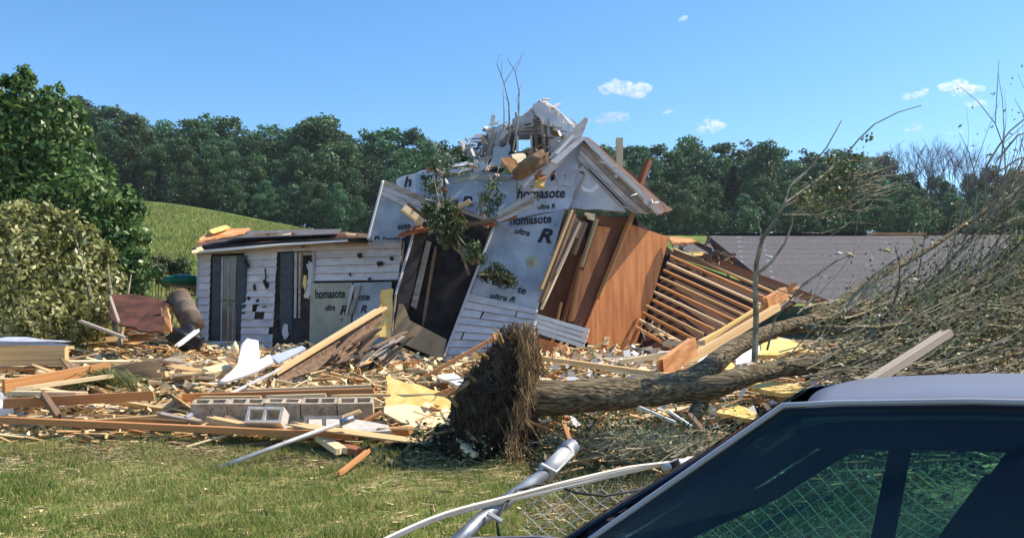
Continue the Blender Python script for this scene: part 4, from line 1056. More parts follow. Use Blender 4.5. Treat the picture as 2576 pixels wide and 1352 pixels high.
# ledge plate of mortar/planks on top
for k in range(4):
    a = a0 + dr*(.2+k*.75); bar('sill_plate', m_pale if k % 2 else m_pine, a+Vector((0,.22,.37)), a+dr*.7+Vector((0,.24,.36+random.uniform(0,.03))), .12, .035, fw)
c = P(672,1052,9.45); o = link('concrete_block', bkw, None, Matrix.Translation(c) @ Matrix.Rotation(R(-6),4,'Z') @ Matrix.Rotation(R(58),4,'X')); tag(o, 'whitish two-hole block lying loose before the block wall', 'block')
c = P(815,1068,9.4); o = link('concrete_block', bkw, None, Matrix.Translation(c) @ Matrix.Rotation(R(8),4,'Z') @ Matrix.Rotation(R(84),4,'X')); tag(o, 'whitish solid-faced block lying right of the two-hole block', 'block')
o = slab('concrete_slab', m_blockw, ragged([P(770,1050,9.75), P(900,1054,9.7), P(978,1068,9.55), P(985,1082,9.4), P(870,1086,9.4), P(765,1068,9.55)], .02, 3, 80), .06); tag(o, 'pale broken concrete slab at the right end of the block wall', 'slab')

# ------------------------------------------------------------------ named timbers of the debris field
def tb(name, mat, a, b, w, h, lab, v=None, cat_='board', roll=0):
    if not lab.startswith('huge'): w *= 1.25; h *= 1.2
    o = bar(name, mat, a, b, w, h, None, roll, board_mesh(mat, random.randrange(1,4) if v is None else v)); tag(o, lab, cat_); return o
tb('timber_beam', m_orange, P(-60,1052,9.6), P(900,1096,9.15), .10, .055, 'longest orange plank along the front edge of the debris by the lawn')
tb('timber_beam', m_orange, P(5,1015,9.9), P(392,994,10.3), .09, .09, 'orange beam ending at the grass clump, second up from the long front plank', cat_='beam')
tb('timber_beam', m_pale, P(20,988,10.2), P(225,990,10.2), .14, .04, 'pale yellow board lying left under the grass clump')
tb('timber_beam', m_orange, P(5,972,10.8), P(275,926,11.8), .10, .13, 'thick red-orange beam slanting up above the pale board at the left', cat_='beam')
tb('timber_beam', m_pale, P(35,980,10.6), P(285,944,11.4), .08, .04, 'thin pale lath lying alongside the slanting orange beam')
tb('timber_beam', m_pine, P(-60,898,13), P(168,896,13), .12, .26, 'huge tan timber beam at the left edge before the plastic sheet', 0, 'beam')
tb('timber_beam', m_pine, P(0,875,13.2), P(178,873,13.2), .2, .04, 'light plank lying on top of the huge tan beam', 1)
slo = slab('white_scrap', m_white, ragged([G(0,1040,.1), G(0,985,.35), G(18,995,.3), G(36,1035,.1), G(20,1045,.06)], .02, 3, 90), .03); tag(slo, 'white torn scrap standing at the left edge above the front plank', 'scrap')
tb('timber_beam', m_brown, P(105,985,10.0), P(148,1050,9.6), .05, .05, 'brown stick crossing down over the left orange beam', cat_='stick')
tb('timber_beam', m_orange, P(455,1000,10.75), P(948,985,10.9), .14, .08, 'long red-brown plank lying behind the block wall')
tb('timber_beam', m_pale, P(620,983,11.0), P(935,971,11.2), .10, .04, 'pale lath resting on the plank behind the block wall')
tb('timber_beam', m_pine, P(520,1052,9.7), P(740,1096,9.3), .12, .05, 'short orange plank slanting over the middle of the long front plank')
tb('timber_beam', m_redw, G(800,1095,.05), G(905,1140,.04), .10, .06, 'red-orange plank pointing down to the lawn below the steel pipe')
tb('timber_beam', m_pale, G(805,1098,.1), G(860,1135,.05), .10, .05, 'pale plank wedge right of the steel pipe end')
tb('timber_beam', m_orange, G(852,1192,.02), G(930,1130,.14), .035, .03, 'thin orange stick leaning on debris at the edge of the lawn', cat_='stick')
tb('timber_beam', m_orange, G(918,1088,.08), G(1040,1082,.08), .10, .08, 'short red-orange block of lumber below the yellow foam sheet')
tb('timber_beam', m_orange, P(1038,964,12.2), P(1250,846,12.6), .05, .04, 'long thin orange stick leaning up to the root plate top', 0, 'stick')
tb('timber_beam', m_orange, P(1244,838,12.3), P(1252,866,12.2), .06, .05, 'short upright stub at the top of the thin orange stick', 1, 'stick')
# large diagonal framed board
dg = thing('diagonal_wall_frame', P(690,975,12.5), 'big slanting lumber frame running from the steel pipe up to the yellow foam board', 'wall frame')
bar('top_plate', m_pine, P(688,940,12.3), P(968,772,15), .10, .05, dg, mesh=board_mesh(m_pine, 1))
bar('top_plate', m_pale, P(700,928,12.5), P(950,776,15), .04, .03, dg, mesh=board_mesh(m_pale, 1))
slab('brown_face', m_brown, ragged([P(686,944,12.3), P(966,776,15), P(962,808,14.9), P(930,852,14.4), P(800,930,13), P(678,978,12.1)], .05, 4, 91), .04, dg, push=-.03)
for k in range(26):
    x = random.uniform(810,960); y = random.uniform(850,960)
    bar('broken_strip', random.choice((m_brown, m_greyw, m_brown, m_dark, m_tar)), P(x, y, 13.4+random.uniform(-.5,.5)), P(x+random.uniform(30,90), y-random.uniform(20,75), 14+random.uniform(-.5,.5)), .06, .02, dg)
bar('broken_strip', m_pale, P(905,920,13), P(938,890,13.2), .05, .02, dg); bar('broken_strip', m_orange, P(910,955,12.8), P(902,925,12.8), .06, .03, dg); bar('broken_strip', m_pine, P(880,960,12.8), P(908,940,12.8), .05, .03, dg)
# yellow foam sheets
for pts, lab in (([(971,944),(1006,956),(1044,964),(1105,982),(1153,1008),(1140,1053),(1110,1040),(1081,1025),(1023,1022),(989,1036),(971,1029)], 'large bright yellow torn foam sheet between block wall and root plate'),):
    o = slab('foam_sheet', m_foam, ragged([P(x, y, 10.0+(1050-y)*.006) for x, y in pts], .02, 3, 92), .05); tag(o, lab, 'foam sheet')
def foam(pts, d, lab, mt=m_foam, amp=.02, k=95):
    pts = [P(x, y, d+(max(p[1] for p in pts)-y)*.02) for x, y in pts]
    o = slab('foam_sheet', mt, ragged(pts, amp, 3, k), .05); tag(o, lab, 'foam sheet'); return o
foam([(1925,856),(1965,850),(2005,862),(2040,876),(2050,884),(1990,884),(1955,892),(1905,892)], 12, 'wide yellow foam sheet behind the curved trunk on the right')
foam([(1845,888),(1870,872),(1905,865),(1920,888),(1880,912),(1850,916)], 11.6, 'white-yellow crumpled sheet left of the wide yellow foam sheet', m_white)
foam([(1806,912),(1836,908),(1848,918),(1835,930),(1808,926)], 11.2, 'small yellow foam scrap resting on the bend of the trunk')
foam([(1890,966),(1905,962),(1985,962),(2016,968),(2014,986),(1960,988),(1900,976)], 10.2, 'narrow yellow foam strip in shade under the trunk, upper right')
foam([(1785,1010),(1800,1012),(1870,1020),(1905,1044),(1895,1054),(1850,1046),(1800,1036),(1778,1030)], 9.6, 'yellow foam slab lying just above the car windshield line')
foam([(2020,980),(2080,985),(2075,995),(2024,996)], 10.4, 'brown-yellow scrap right of the narrow foam strip', m_torn)
foam([(1350,952),(1360,948),(1400,962),(1480,966),(1440,972),(1352,968)], 9.6, 'cream board sliver lying along the top of the trunk by the roots', m_pale, .01)
foam([(370,1005),(400,998),(432,1002),(430,1025),(405,1034),(380,1026)], 11, 'cream foam scrap at the left end of the block wall', m_pale)
foam([(1130,958),(1180,950),(1195,962),(1150,968)], 11.4, 'white crumpled sheet just left of the root plate top', m_white)
foam([(1100,942),(1140,938),(1160,950),(1110,954)], 11.8, 'white plastic scrap behind the yellow foam sheet', m_white)
tb('timber_beam', m_orange, P(1088,998,10.4), P(1150,978,10.4), .10, .06, 'short orange lumber piece resting on the yellow foam sheet')
tb('timber_beam', m_pale, P(1668,864,13), P(1772,862,13), .08, .06, 'pale cream board sticking out below the fallen rafters')
tb('timber_beam', m_pale, P(1560,910,12.6), P(1740,880,13.2), .06, .05, 'pale splintered board in front of the orange panel foot')
tb('timber_beam', m_torn, P(1660,930,11.8), P(1745,870,12.8), .08, .22, 'broad orange splintered board rising at the trunk bend')
tb('timber_beam', m_pine, P(1350,898,13.4), P(1700,946,11.6), .10, .05, 'long orange plank sloping down right from the root plate')
tb('timber_beam', m_pale, P(1400,905,13.2), P(1690,958,11.5), .05, .03, 'thin pale lath beside the long sloping plank')
tb('timber_beam', m_pale, P(1740,930,11.6), P(1860,862,12.4), .06, .04, 'pale curved lath alongside the bend of the trunk')
tb('timber_beam', m_greyw, P(2150,985,6.6), P(2385,835,7.6), .07, .05, 'grey weathered post slanting up behind the car roof', 1, 'post')
tb('timber_beam', m_white, P(1606,1022,8.8), P(1700,1062,8.6), .025, .02, 'white splintered stick crossed under the trunk', 1, 'stick')
tb('timber_beam', m_white, P(1680,1032,8.8), P(1740,1072,8.6), .02, .02, 'second white stick crossing under the trunk nearer the car', 1, 'stick')
tb('timber_beam', m_brown, P(1730,1040,8.8), P(1790,1110,8.4), .04, .04, 'brown broken stick hanging above the car windshield', 2, 'stick')
tb('timber_beam', m_orange, P(1415,1055,8.4), P(1450,1150,7.4), .03, .02, 'thin red splinter standing behind the fence post cap', 2, 'stick')

# ------------------------------------------------------------------ random boards of the debris field
rd = random.Random(99)
mats_b = [m_pine]*7 + [m_pale]*8 + [m_orange]*4 + [m_brown]*2 + [m_greyw]*2 + [m_redw]*1 + [m_white]*1
def hpile(px, Y):
    h = .06
    if px < 600: h = .10 + .30*max(0, 1-abs(Y-13)/4)
    elif px < 1000: h = .08+.25*max(0, 1-abs(Y-13.5)/3.5)
    else: h = .1+.35*max(0, 1-abs(Y-13)/4)
    if px < 1000: h *= .3+.7*min(1, max(0, (Y-10.5)/.8))
    return h
nB = 0
zones = [(-60,600,885,1090,150), (240,520,842,888,34), (430,1000,900,1000,30), (900,1180,960,1150,20), (1340,1800,895,950,34), (1750,2200,850,1010,28), (1340,1800,1040,1130,26), (2200,2560,850,960,34), (1950,2300,830,930,26)]
for x0, x1, y0, y1, n in zones:
    for k in range(n):
        px = rd.uniform(x0, x1); py = rd.uniform(y0, y1)
        z = 0; p = G(px, py, 0); h = hpile(px, p.y); z = rd.uniform(.02, h); p = G(px, py, 0); p.z = tz(p.x, p.y)+z
        if p.y > 17: p.y = 17
        l = rd.choice((.35,.5,.7,.9,1.3,1.8))*rd.uniform(.7,1.25)
        if px < 600 and rd.random() < .5: l = rd.uniform(1.3,2.8)
        yaw = rd.gauss(0, .45) if rd.random() < .8 else rd.uniform(-1.5,1.5); pit = rd.gauss(0, .12)
        dv = Vector((math.cos(yaw)*math.cos(pit), math.sin(yaw)*math.cos(pit), math.sin(pit)))*l/2
        gz = tz(p.x, p.y)
        if p.z - abs(dv.z) < gz: p.z = gz + abs(dv.z)+.02
        mt = rd.choice(mats_b); w = rd.choice((.04,.06,.09,.09,.14,.2,.3)); th = rd.choice((.015,.02,.038))
        o = bar('broken_board', mt, p-dv, p+dv, w, th, None, rd.gauss(0,.35), board_mesh(mt, rd.randrange(1,4)))
        where = ('on the rubble left of the block wall' if px < 440 else 'in the rubble around the block wall' if px < 1000 else 'in the debris left of the root plate' if px < 1300 else
                 'in the debris behind the fallen trunk' if py < 1010 and px < 2200 else 'in the debris under the fallen trunk' if px < 1900 else 'among the fallen branches at the right')
        size = ('long ' if l > 1.25 else 'short ' if l < .5 else '')+('wide ' if w > .12 else 'narrow ' if w < .05 else '')
        what = size + {'pine_lumber':'tan broken board','pale_fresh_lumber':'pale broken board','orange_stained_lumber':'orange broken board','weathered_brown_lumber':'dark brown broken board','grey_weathered_wood':'grey-tan broken board','red_brown_lumber':'red-brown broken board','chalky_white_paint':'white broken board'}[mt.name]
        tag(o, what+' lying '+where, 'board', what+'s '+where); nB += 1

for k_, (x_, y_, l_, m_, lab_) in enumerate(((520,1068,.5,m_pine,'tan board stub leaning at the left foot of the block wall'),(600,1062,.35,m_brown,'brown stub at the foot of the block wall left of the loose block'),(745,1072,.6,m_pale,'pale slat between the two loose whitish blocks'),(905,1066,.55,m_orange,'orange slat crossing the right end of the block wall'),(455,1050,.5,m_greyw,'grey slat lying over the left end of the block wall'),(860,1050,.45,m_pine,'tan slat propped on the right half of the block wall'))):
    a_ = (.25,-.4,.1,.5,-.2,.35)[k_]; p_ = P(x_, y_, 9.75); dv_ = Vector((math.cos(a_), .1, math.sin(a_)))*l_/2
    tag(bar('slat', m_, p_-dv_, p_+dv_, .07, .03, None, .3, board_mesh(m_, 1+k_ % 3)), lab_, 'slat')
for k in range(46):
    px, py = (rd.uniform(-40,1000), rd.uniform(900,1010)) if k < 30 else (rd.uniform(1360,2250), rd.uniform(880,1000))
    p = G(px, py, 0); p.z = tz(p.x, p.y)+rd.uniform(.12,.34); a = rd.uniform(0,3.1); w, h = rd.uniform(.25,.6), rd.uniform(.14,.34)
    X_ = Vector((math.cos(a), math.sin(a), rd.gauss(0,.25))).normalized(); Y_ = Vector((-math.sin(a), math.cos(a), rd.gauss(.2,.35))).normalized()
    mt, nm = rd.choice(((m_pine,'tan'),(m_pale,'pale cream'),(m_greyw,'grey'),(m_brown,'dark brown'),(m_torn,'orange'),(m_white,'white'),(m_pale,'pale cream')))
    o = slab('broken_sheet', mt, ragged([p-X_*w/2-Y_*h/2, p+X_*w/2-Y_*h/2, p+X_*w/2*rd.uniform(.4,1)+Y_*h/2, p-X_*w/2*rd.uniform(.5,1)+Y_*h/2], .03, 3, k), .02)
    wh = 'on the rubble left of the block wall' if px < 440 else 'in the rubble around the block wall' if k < 30 else 'in the debris behind the fallen trunk' if px < 1900 else 'beneath the fallen branches at the right'
    tag(o, nm+' torn sheet piece '+wh, 'sheet', nm+' torn sheets '+wh)
# fine debris: one splinter field, sticks
def sticks_arrays(C, Dv, L, W):
    n = len(C); Dv = Dv/np.linalg.norm(Dv, axis=1, keepdims=True)
    S = np.cross(Dv, rng.normal(size=(n,3))); S /= np.linalg.norm(S, axis=1, keepdims=True); T = np.cross(Dv, S)
    L = L[:,None]*.5; W = W[:,None]*.5
    V = np.empty((n,6,3)); k = 0
    for s in (-1,1):
        for a in (0, 2.094, 4.189):
            V[:,k] = C + Dv*L*s + (S*math.cos(a)+T*math.sin(a))*W*(1 if s < 0 else .6); k += 1
    b = np.arange(n)[:,None]*6
    F = np.concatenate([b+np.array([[0,1,4,3]]), b+np.array([[1,2,5,4]]), b+np.array([[2,0,3,5]])])
    return V.reshape(-1,3), F
def scatter_ground(n, poly_fn, zmax, rs):
    """points over the ground seen through a screen-independent rectangle list (X0,X1,Y0,Y1,weight)"""
    R_ = np.array(poly_fn, float); ar = (R_[:,1]-R_[:,0])*(R_[:,3]-R_[:,2])*R_[:,4]
    i = rs.choice(len(R_), n, p=ar/ar.sum())
    X = R_[i,0]+(R_[i,1]-R_[i,0])*rs.random(n); Y = R_[i,2]+(R_[i,3]-R_[i,2])*rs.random(n)
    Z = terr(X, Y) + rs.random(n)**1.5*zmax*np.where(X < -1.0, .22+.78*np.clip((Y-10.5)/.8, 0, 1), np.where(X > .1, .45+.55*np.clip((Y-9.2)/1.0, 0, 1), 1))
    return np.stack([X,Y,Z],1)
dz = [(-9,9,10.0,17,1), (-8.5,-5.5,16,22,.8), (-6.5,.6,9.2,10.2,1), (.2,7,7.6,10.2,.45)]
r2 = np.random.default_rng(4)
def stick_stuff(name, mat, n, zones, zmax, L, W, lab, flat=.22, xb=.6):
    C = scatter_ground(n, zones, zmax, r2)
    a = r2.normal(0, .6, n); a = np.where(r2.random(n) < xb, a, r2.random(n)*3.14)
    D_ = np.stack([np.cos(a), np.sin(a), r2.normal(0, flat, n)], 1)
    V, F = sticks_arrays(C, D_, L*r2.uniform(.4,1.6,n), W*r2.uniform(.5,1.5,n))
    o = link(name, npmesh(name, V, F, mat)); tag(o, lab, kind='stuff')
stick_stuff('wood_splinters', m_pale, 3200, dz, .34, .30, .036, 'pale wood splinters strewn through the whole debris field')
stick_stuff('wood_splinters', m_pine, 3000, dz, .32, .30, .040, 'tan wood splinters strewn through the whole debris field')
stick_stuff('wood_splinters', m_orange, 1600, dz, .30, .22, .036, 'orange wood splinters strewn through the whole debris field')
stick_stuff('dark_litter', m_brown, 1800, dz, .22, .22, .034, 'dark brown sticks and scraps strewn through the whole debris field')
stick_stuff('dry_straw', m_straw, 13000, [(-6.5,1.0,8.3,10.4,1.1), (.1,3.2,4.4,9,1), (-8,9,10,16,.25), (2.5,7,6,9,.5)], .07, .13, .008, 'dry straw strewn along the lawn edge and under the wire mesh', .15)
stick_stuff('dry_straw', m_straw, 3600, [(-6.5,.6,5,9,1),(-6.5,.6,7.6,9.4,2)], .03, .14, .008, 'loose straw stalks scattered over the lawn', .1, .3)
stick_stuff('dry_litter', m_strawb, 12000, [(-7,1.2,8.4,10.4,1.1), (.1,3.4,4.4,9.5,1), (2.5,7,6,9,.6)], .08, .10, .012, 'brown dry litter under the fence mesh and along the debris edge', .2, .3)
stick_stuff('lawn_sticks', m_brown, 260, [(-6.5,.6,5.2,9,1)], .03, .12, .012, 'small brown twigs dropped on the lawn', .1, .3)
stick_stuff('lawn_chips', m_pale, 200, [(-6.5,.6,6.2,9.4,1)], .03, .09, .022, 'small pale wood chips dropped on the lawn', .1, .3)
# leaf litter
def leaf_stuff(n, zones, zmax, size, mat, lab, name='leaf_litter', asp=.55):
    C = scatter_ground(n, zones, zmax, r2); N = r2.normal(size=(n,3))*.6+np.array([0,-.2,.8])
    V, F = leaf_arrays(C, N, size*r2.uniform(.5,1.5,n), asp, r2)
    o = link(name, npmesh(name, V, F, mat)); tag(o, lab, kind='stuff')
leaf_stuff(13000, [(.2,6.5,7.8,11,1), (-1.6,.5,8.2,9.6,1.0)], .26, .05, l_dark, 'dark green torn leaves heaped under the fallen trunk')
leaf_stuff(7000, [(.2,6.5,7.6,11,1), (-1.6,.5,8.2,9.4,1.0)], .28, .045, l_bush, 'paler green torn leaves heaped under the fallen trunk')
leaf_stuff(5000, [(-9,9,9.6,16,1)], .34, .08, l_bush, 'green torn leaves scattered among the broken boards')
leaf_stuff(9000, [(-9,9,10,17,1)], .30, .075, l_dry, 'wilted olive leaves scattered among the broken boards')
leaf_stuff(4200, [(-9,2,9.6,17,1)], .32, .12, m_pale, 'torn cream paper and chips among the broken boards', 'paper_scraps', .8)
leaf_stuff(900, [(0,9,9.6,15,1)], .5, .13, m_white, 'torn white scraps among the debris on the right', 'paper_scraps', .8)

# small leaf heap in front of the yellow foam, grass clump at left
leafy('leafy_heap', 'heap of wilted green leaves at the lawn edge left of the root plate', [(1040,1150,8.9,34),(1000,1140,9,30),(1090,1140,8.9,34),(1125,1165,8.7,24),(960,1150,9,22),(1060,1110,9.3,26),(1110,1100,9.3,26)], 3000, .06, l_bush, catg='leaf heap')
gc = thing('grass_clump', G(275,985,.2), 'clump of long pale green grass torn up on the left beams', 'grass clump')
n = 420; base = np.array(G(272,975,.25)); a = r2.uniform(-.3,3.4,n); ln = r2.uniform(.25,.6,n)
Dv = np.stack([np.cos(a)*1.0, r2.normal(0,.45,n)-.2, np.abs(np.sin(a))*.55-.25], 1)
Vv = []; Ff = []
for k in range(n):
    b0 = Vector(base)+Vector((random.uniform(-.12,.12), random.uniform(-.15,.15), random.uniform(0,.1))); d_ = Vector(Dv[k])*ln[k]; s_ = Vector((d_.z, random.uniform(-1,1), -d_.x)).normalized()*.007
    p1 = b0+d_*.5+Vector((0,0,.12)); p2 = b0+d_-Vector((0,0,.05)); i = len(Vv)
    Vv += [b0-s_, b0+s_, p1+s_, p1-s_, p2+s_*.2, p2-s_*.2]; Ff += [(i,i+1,i+2,i+3),(i+3,i+2,i+4,i+5)]
link('blades', npmesh('blades', np.array([tuple(v) for v in Vv]), np.array(Ff), l_hay), gc)
# concrete rubble heap left of the wall
rub = thing('rubble_heap', G(420,930), 'heap of flat tan broken masonry chunks left of the bright torn panel', 'rubble heap')
for k in range(120):
    px, py = rd.uniform(300,560), rd.uniform(898,985); z = rd.uniform(.05,.4)*(1-abs(py-930)/110); p = G(px, py, z)
    L = rd.uniform(.06,.2); M = Matrix.Translation(p) @ Matrix.Rotation(rd.gauss(0,.5),4,'Z') @ Matrix.Rotation(rd.gauss(0,.2),4,'Y') @ Matrix.Rotation(rd.gauss(0,.25),4,'X') @ Matrix.Diagonal((L*2, L*1.4, rd.uniform(.04,.08), 1))
    link('chunk', board_mesh(rd.choice((m_block, m_pine, m_block, m_pine, m_pale)), rd.randrange(1,4)), rub, M)

# ------------------------------------------------------------------ steel pipes, fence
sp = thing('steel_pipe', G(540,1182), 'long dull steel pipe with its near end on the lawn below the block wall', 'pipe')
mm = MB(); mm.tube([P(538,1181,8.2), P(700,1120,8.6), P(868,1058,9.0)], [.022,.022,.024], 10); mm.build('tube', m_galvp, sp, True)
mm = MB(); mm.tube([P(858,1062,8.97), P(888,1050,9.05)], [.034,.034], 10); mm.build('coupling', m_galv, sp, True)
sp = thing('steel_pole', G(470,1050), 'grey pole rising from the block wall end to the slanting lumber frame', 'pole')
mm = MB(); mm.tube([P(468,1050,9.75), P(580,990,10.9), P(705,928,12.25)], [.028,.026,.022], 10); mm.build('tube', m_galvp, sp, True)

def chain_mesh(O, X, Y, W, H, cell=.05, r=.0022, sag=None, name='wire_mesh'):
    """zigzag wires hung from the top edge; O top left corner, X along, Y down"""
    nw = int(W/cell); nz = int(H/cell)
    I, J = np.meshgrid(np.arange(nw), np.arange(nz+1), indexing='ij')
    u = I*cell + np.where((J+I) % 2 == 0, -.5, .5)*cell
    v = J*cell
    N = np.cross(X, Y); N = N/np.linalg.norm(N)
    def at(u, v, w=0):
        p = O + X*u[...,None] + Y*v[...,None] + N*(w if np.isscalar(w) else w[...,None])
        if sag is not None: p = p + sag(u, v)
        return p
    Pn = at(u, v, np.where(J % 2 == 0, -.003, .003))       # (nw, nz+1, 3)
    A = Pn[:, :-1].reshape(-1,3); B = Pn[:, 1:].reshape(-1,3)
    D_ = B-A; D_ /= np.linalg.norm(D_, axis=1, keepdims=True)
    S = np.cross(D_, N); S /= np.linalg.norm(S, axis=1, keepdims=True)
    n = len(A); V = np.empty((n,6,3)); k = 0
    for Q in (A, B):
        for a in (0, 2.094, 4.189):
            V[:,k] = Q + (S*math.cos(a)+N*math.sin(a))*r; k += 1
    b = np.arange(n)[:,None]*6
    F = np.concatenate([b+np.array([[0,1,4,3]]), b+np.array([[1,2,5,4]]), b+np.array([[2,0,3,5]])])
    # knuckles on top
    uu = np.arange(nw)*cell
    K = at(uu-.5*cell, np.zeros(nw)); K2 = K - Y*cell*.45
    V2 = []
    for j, Q in enumerate((K, K2)):
        for a in (0, 2.094, 4.189): V2.append(Q + (X*math.cos(a)+N*math.sin(a))*r*1.4)
    V2 = np.stack(V2, 1); b2 = np.arange(nw)[:,None]*6
    F2 = np.concatenate([b2+np.array([[0,1,4,3]]), b2+np.array([[1,2,5,4]]), b2+np.array([[2,0,3,5]])])
    return cat((V.reshape(-1,3), F), (V2.reshape(-1,3), F2))
fn = thing('fallen_chain_link_fence', G(1300,1352), 'flattened chain link fence with thick steel post lying between lawn and car', 'fence')
# mesh sheet leaning down towards the camera from its top edge
O = np.array(P(1330,1205,4.95)); E = np.array(P(3000,1118,5.3)); X = (E-O); Wd = np.linalg.norm(X); X /= Wd
Yd = np.array(P(1400,1480,5.45))-np.array(P(1440,1190,4.95)); Yd -= X*(Yd@X); Hh = np.linalg.norm(Yd); Yd /= Hh
sag = lambda u, v: np.stack([0*u, .05*np.sin(u*2.1)*np.sin(v*3), -.05*np.sin(u*3.3+v*2)-.05*np.sin(u*1.3)], -1)
V, F = chain_mesh(O, X, Yd, Wd, Hh+.2, .055, .0030, sag)
link('wire_mesh', npmesh('wire_mesh', V, F, m_wire), fn)['kind'] = 'stuff'
mm = MB(); mm.tube([P(1120,1392,3.9), P(1200,1312,4.2), P(1395,1172,4.9)], [.034,.034,.034], 14); mm.build('post', m_galv, fn, True)
mm = MB(); mm.tube([P(1368,1192,4.8), P(1428,1134,5.05)], [.045,.045], 14); mm.build('post_sleeve', m_galvp, fn, True)
mm = MB(); mm.tube([P(1418,1140,5.02), P(1426,1133,5.06), P(1442,1118,5.1)], [.050,.050,.046], 14); mm.build('post_cap', m_galv, fn, True)
mm = MB(); mm.tube([P(1360,1166,4.75), P(1398,1186,4.8)], [.012,.012], 6); mm.tube([P(1398,1186,4.8), P(1440,1142,5)], [.008,.008], 6); mm.tube([P(1226,1290,4.2), P(1262,1310,4.2)], [.014,.012], 6); mm.build('clamp', m_galvp, fn)
# cream cable bundle
cb = thing('cable_bundle', P(1000,1345,3.9), 'three cream cables running across the fence post towards the car', 'cable')
for k in range(3):
    off = (k-1)*5.8
    mm = MB(); pts = [(900,1398,3.8),(980,1352,3.9),(1120,1294,4.1),(1290,1252,4.35),(1440,1214,4.6),(1580,1180,4.85),(1690,1162,5.05),(1770,1146,5.2),(1850,1128,5.35)]
    pts = [P(x, y+off*(1.0 if i < 6 else .6)+math.sin(i*1.3+k)*2, d+.02*k) for i, (x, y, d) in enumerate(pts)]
    sm = []
    for i in range(len(pts)-1):
        for j in range(4):
            t_ = j/4; p0, p1, p2, p3 = pts[max(i-1,0)], pts[i], pts[i+1], pts[min(i+2,len(pts)-1)]
            sm.append(.5*((2*p1)+(p2-p0)*t_+(2*p0-5*p1+4*p2-p3)*t_**2+(3*p1-p0-3*p2+p3)*t_**3))
    sm.append(pts[-1]); mm.tube(sm, .0078, 8); mm.build('cable_strand', m_cable, cb, True)
mm = MB(); mm.tube([P(1668,1176,4.95), P(1700,1165,5.0), P(1760,1160,5.1)], [.02,.028,.024], 8)
mm.build('cable_end', m_galvp, cb, True)
mm = MB(); mm.tube([P(1694,1158,4.98), P(1700,1176,4.98)], [.034,.034], 10); mm.build('cable_tie', m_blackwire, cb)
bw = thing('black_wire', P(1250,1300,4.3), 'thin black wire looping from the fence post over the mesh', 'wire')
mm = MB(); pts = [(1256,1352,4.2),(1250,1310,4.25),(1268,1270,4.3),(1300,1232,4.5),(1350,1218,4.6),(1400,1222,4.6),(1450,1238,4.6),(1520,1246,4.6),(1600,1232,4.8),(1680,1205,5),(1730,1190,5.1)]
mm.tube([P(*p) for p in pts], .007, 6); mm.build('loop', m_blackwire, bw, True)

# ------------------------------------------------------------------ root plate and fallen tree
rp = thing('uprooted_tree', G(1240,1168), 'uprooted tree with upright soil root plate and rough trunk lying to the right', 'tree')
bm = bmesh.new(); bmesh.ops.create_icosphere(bm, subdivisions=5, radius=1)
from mathutils import noise as mn
RXL = [(-1,-.28),(-.6,-.36),(-.2,-.36),(.2,-.27),(.6,-.10),(1,.02)]
def rwl(z): return float(np.interp(z, [a for a, b in RXL], [b for a, b in RXL]))
for v in bm.verts:
    c = v.co.copy(); s = 1 + .26*mn.noise(c*1.9) + .16*mn.noise(c*5) + .07*mn.noise(c*15)
    zz = max(-1, min(1, c.z*1.06)); xl = rwl(zz); xr = .34 - .03*zz + .03*math.sin(zz*7); e = math.sqrt(max(.0, 1-c.z*c.z))
    fx = c.x/max(e, .15); fx = max(-1, min(1, fx)); ef = min(1, e*1.9)
    mid, hw = (xl+xr)/2, (xr-xl)/2
    v.co = Vector((mid + fx*hw*ef*s, c.y*.42*s, c.z*.64*(1+.10*mn.noise(c*4))))
me = bpy.data.meshes.new('root_plate'); bm.to_mesh(me); bm.free(); me.materials.append(m_root); me.polygons.foreach_set('use_smooth', [True]*len(me.polygons))
rc = P(1243,1008,8.9)
link('root_plate', me, rp, Matrix.Translation(rc) @ Matrix.Rotation(R(6), 4, 'Y'))
# fibres, darkened in colour for the shaded front
n = 4200; Dn = r2.normal(size=(n,3)); Dn /= np.linalg.norm(Dn, axis=1, keepdims=True)
C = np.array(rc)+Dn*np.array([.40,.44,.66])*r2.uniform(.94,1.08,n)[:,None]
xl_ = np.interp(Dn[:,2], [a for a, b in RXL], [b for a, b in RXL]); xr_ = .34-.03*Dn[:,2]; C[:,0] = rc.x + (xl_+xr_)/2 + Dn[:,0]*(xr_-xl_)/2*1.25
T = np.cross(Dn, r2.normal(size=(n,3)))*.7 + np.array([0,0,-.9]) + Dn*.3
V, F = sticks_arrays(C, T, r2.uniform(.06,.3,n), r2.uniform(.004,.012,n))
k = C[:,0] > rc.x+.18; kk = np.repeat(k, 1)
o_ = link('root_fibres', npmesh('root_fibres', V, F, m_barkd), rp); o_['kind'] = 'stuff'
# dense fibres at the right rim, their sunlight put into a paler colour
n = 3800; Z = r2.uniform(-.62,.66,n); C = np.stack([rc.x+.27+.07*Z+r2.normal(0,.05,n)+.05*np.sin(Z*5), rc.y+r2.normal(-.05,.25,n), rc.z+Z], 1)
T = np.stack([r2.normal(0,.35,n), r2.normal(0,.3,n), -np.ones(n)], 1)
V, F = sticks_arrays(C, T, r2.uniform(.08,.3,n), r2.uniform(.005,.014,n))
o_ = link('rim_fibres', npmesh('rim_fibres', V, F, m_rootf), rp); o_['kind'] = 'stuff'
for k_ in range(16):
    a_ = random.uniform(0, 6.28); lump('soil_clod', m_root, Vector((rc.x-.08+.42*math.cos(a_), rc.y-.15+.3*math.sin(a_), tz(rc.x, rc.y)+random.uniform(.0,.22))), (random.uniform(.05,.13), random.uniform(.05,.12), random.uniform(.04,.09)), a_, rp, k_, 3, .3)
mm = MB()
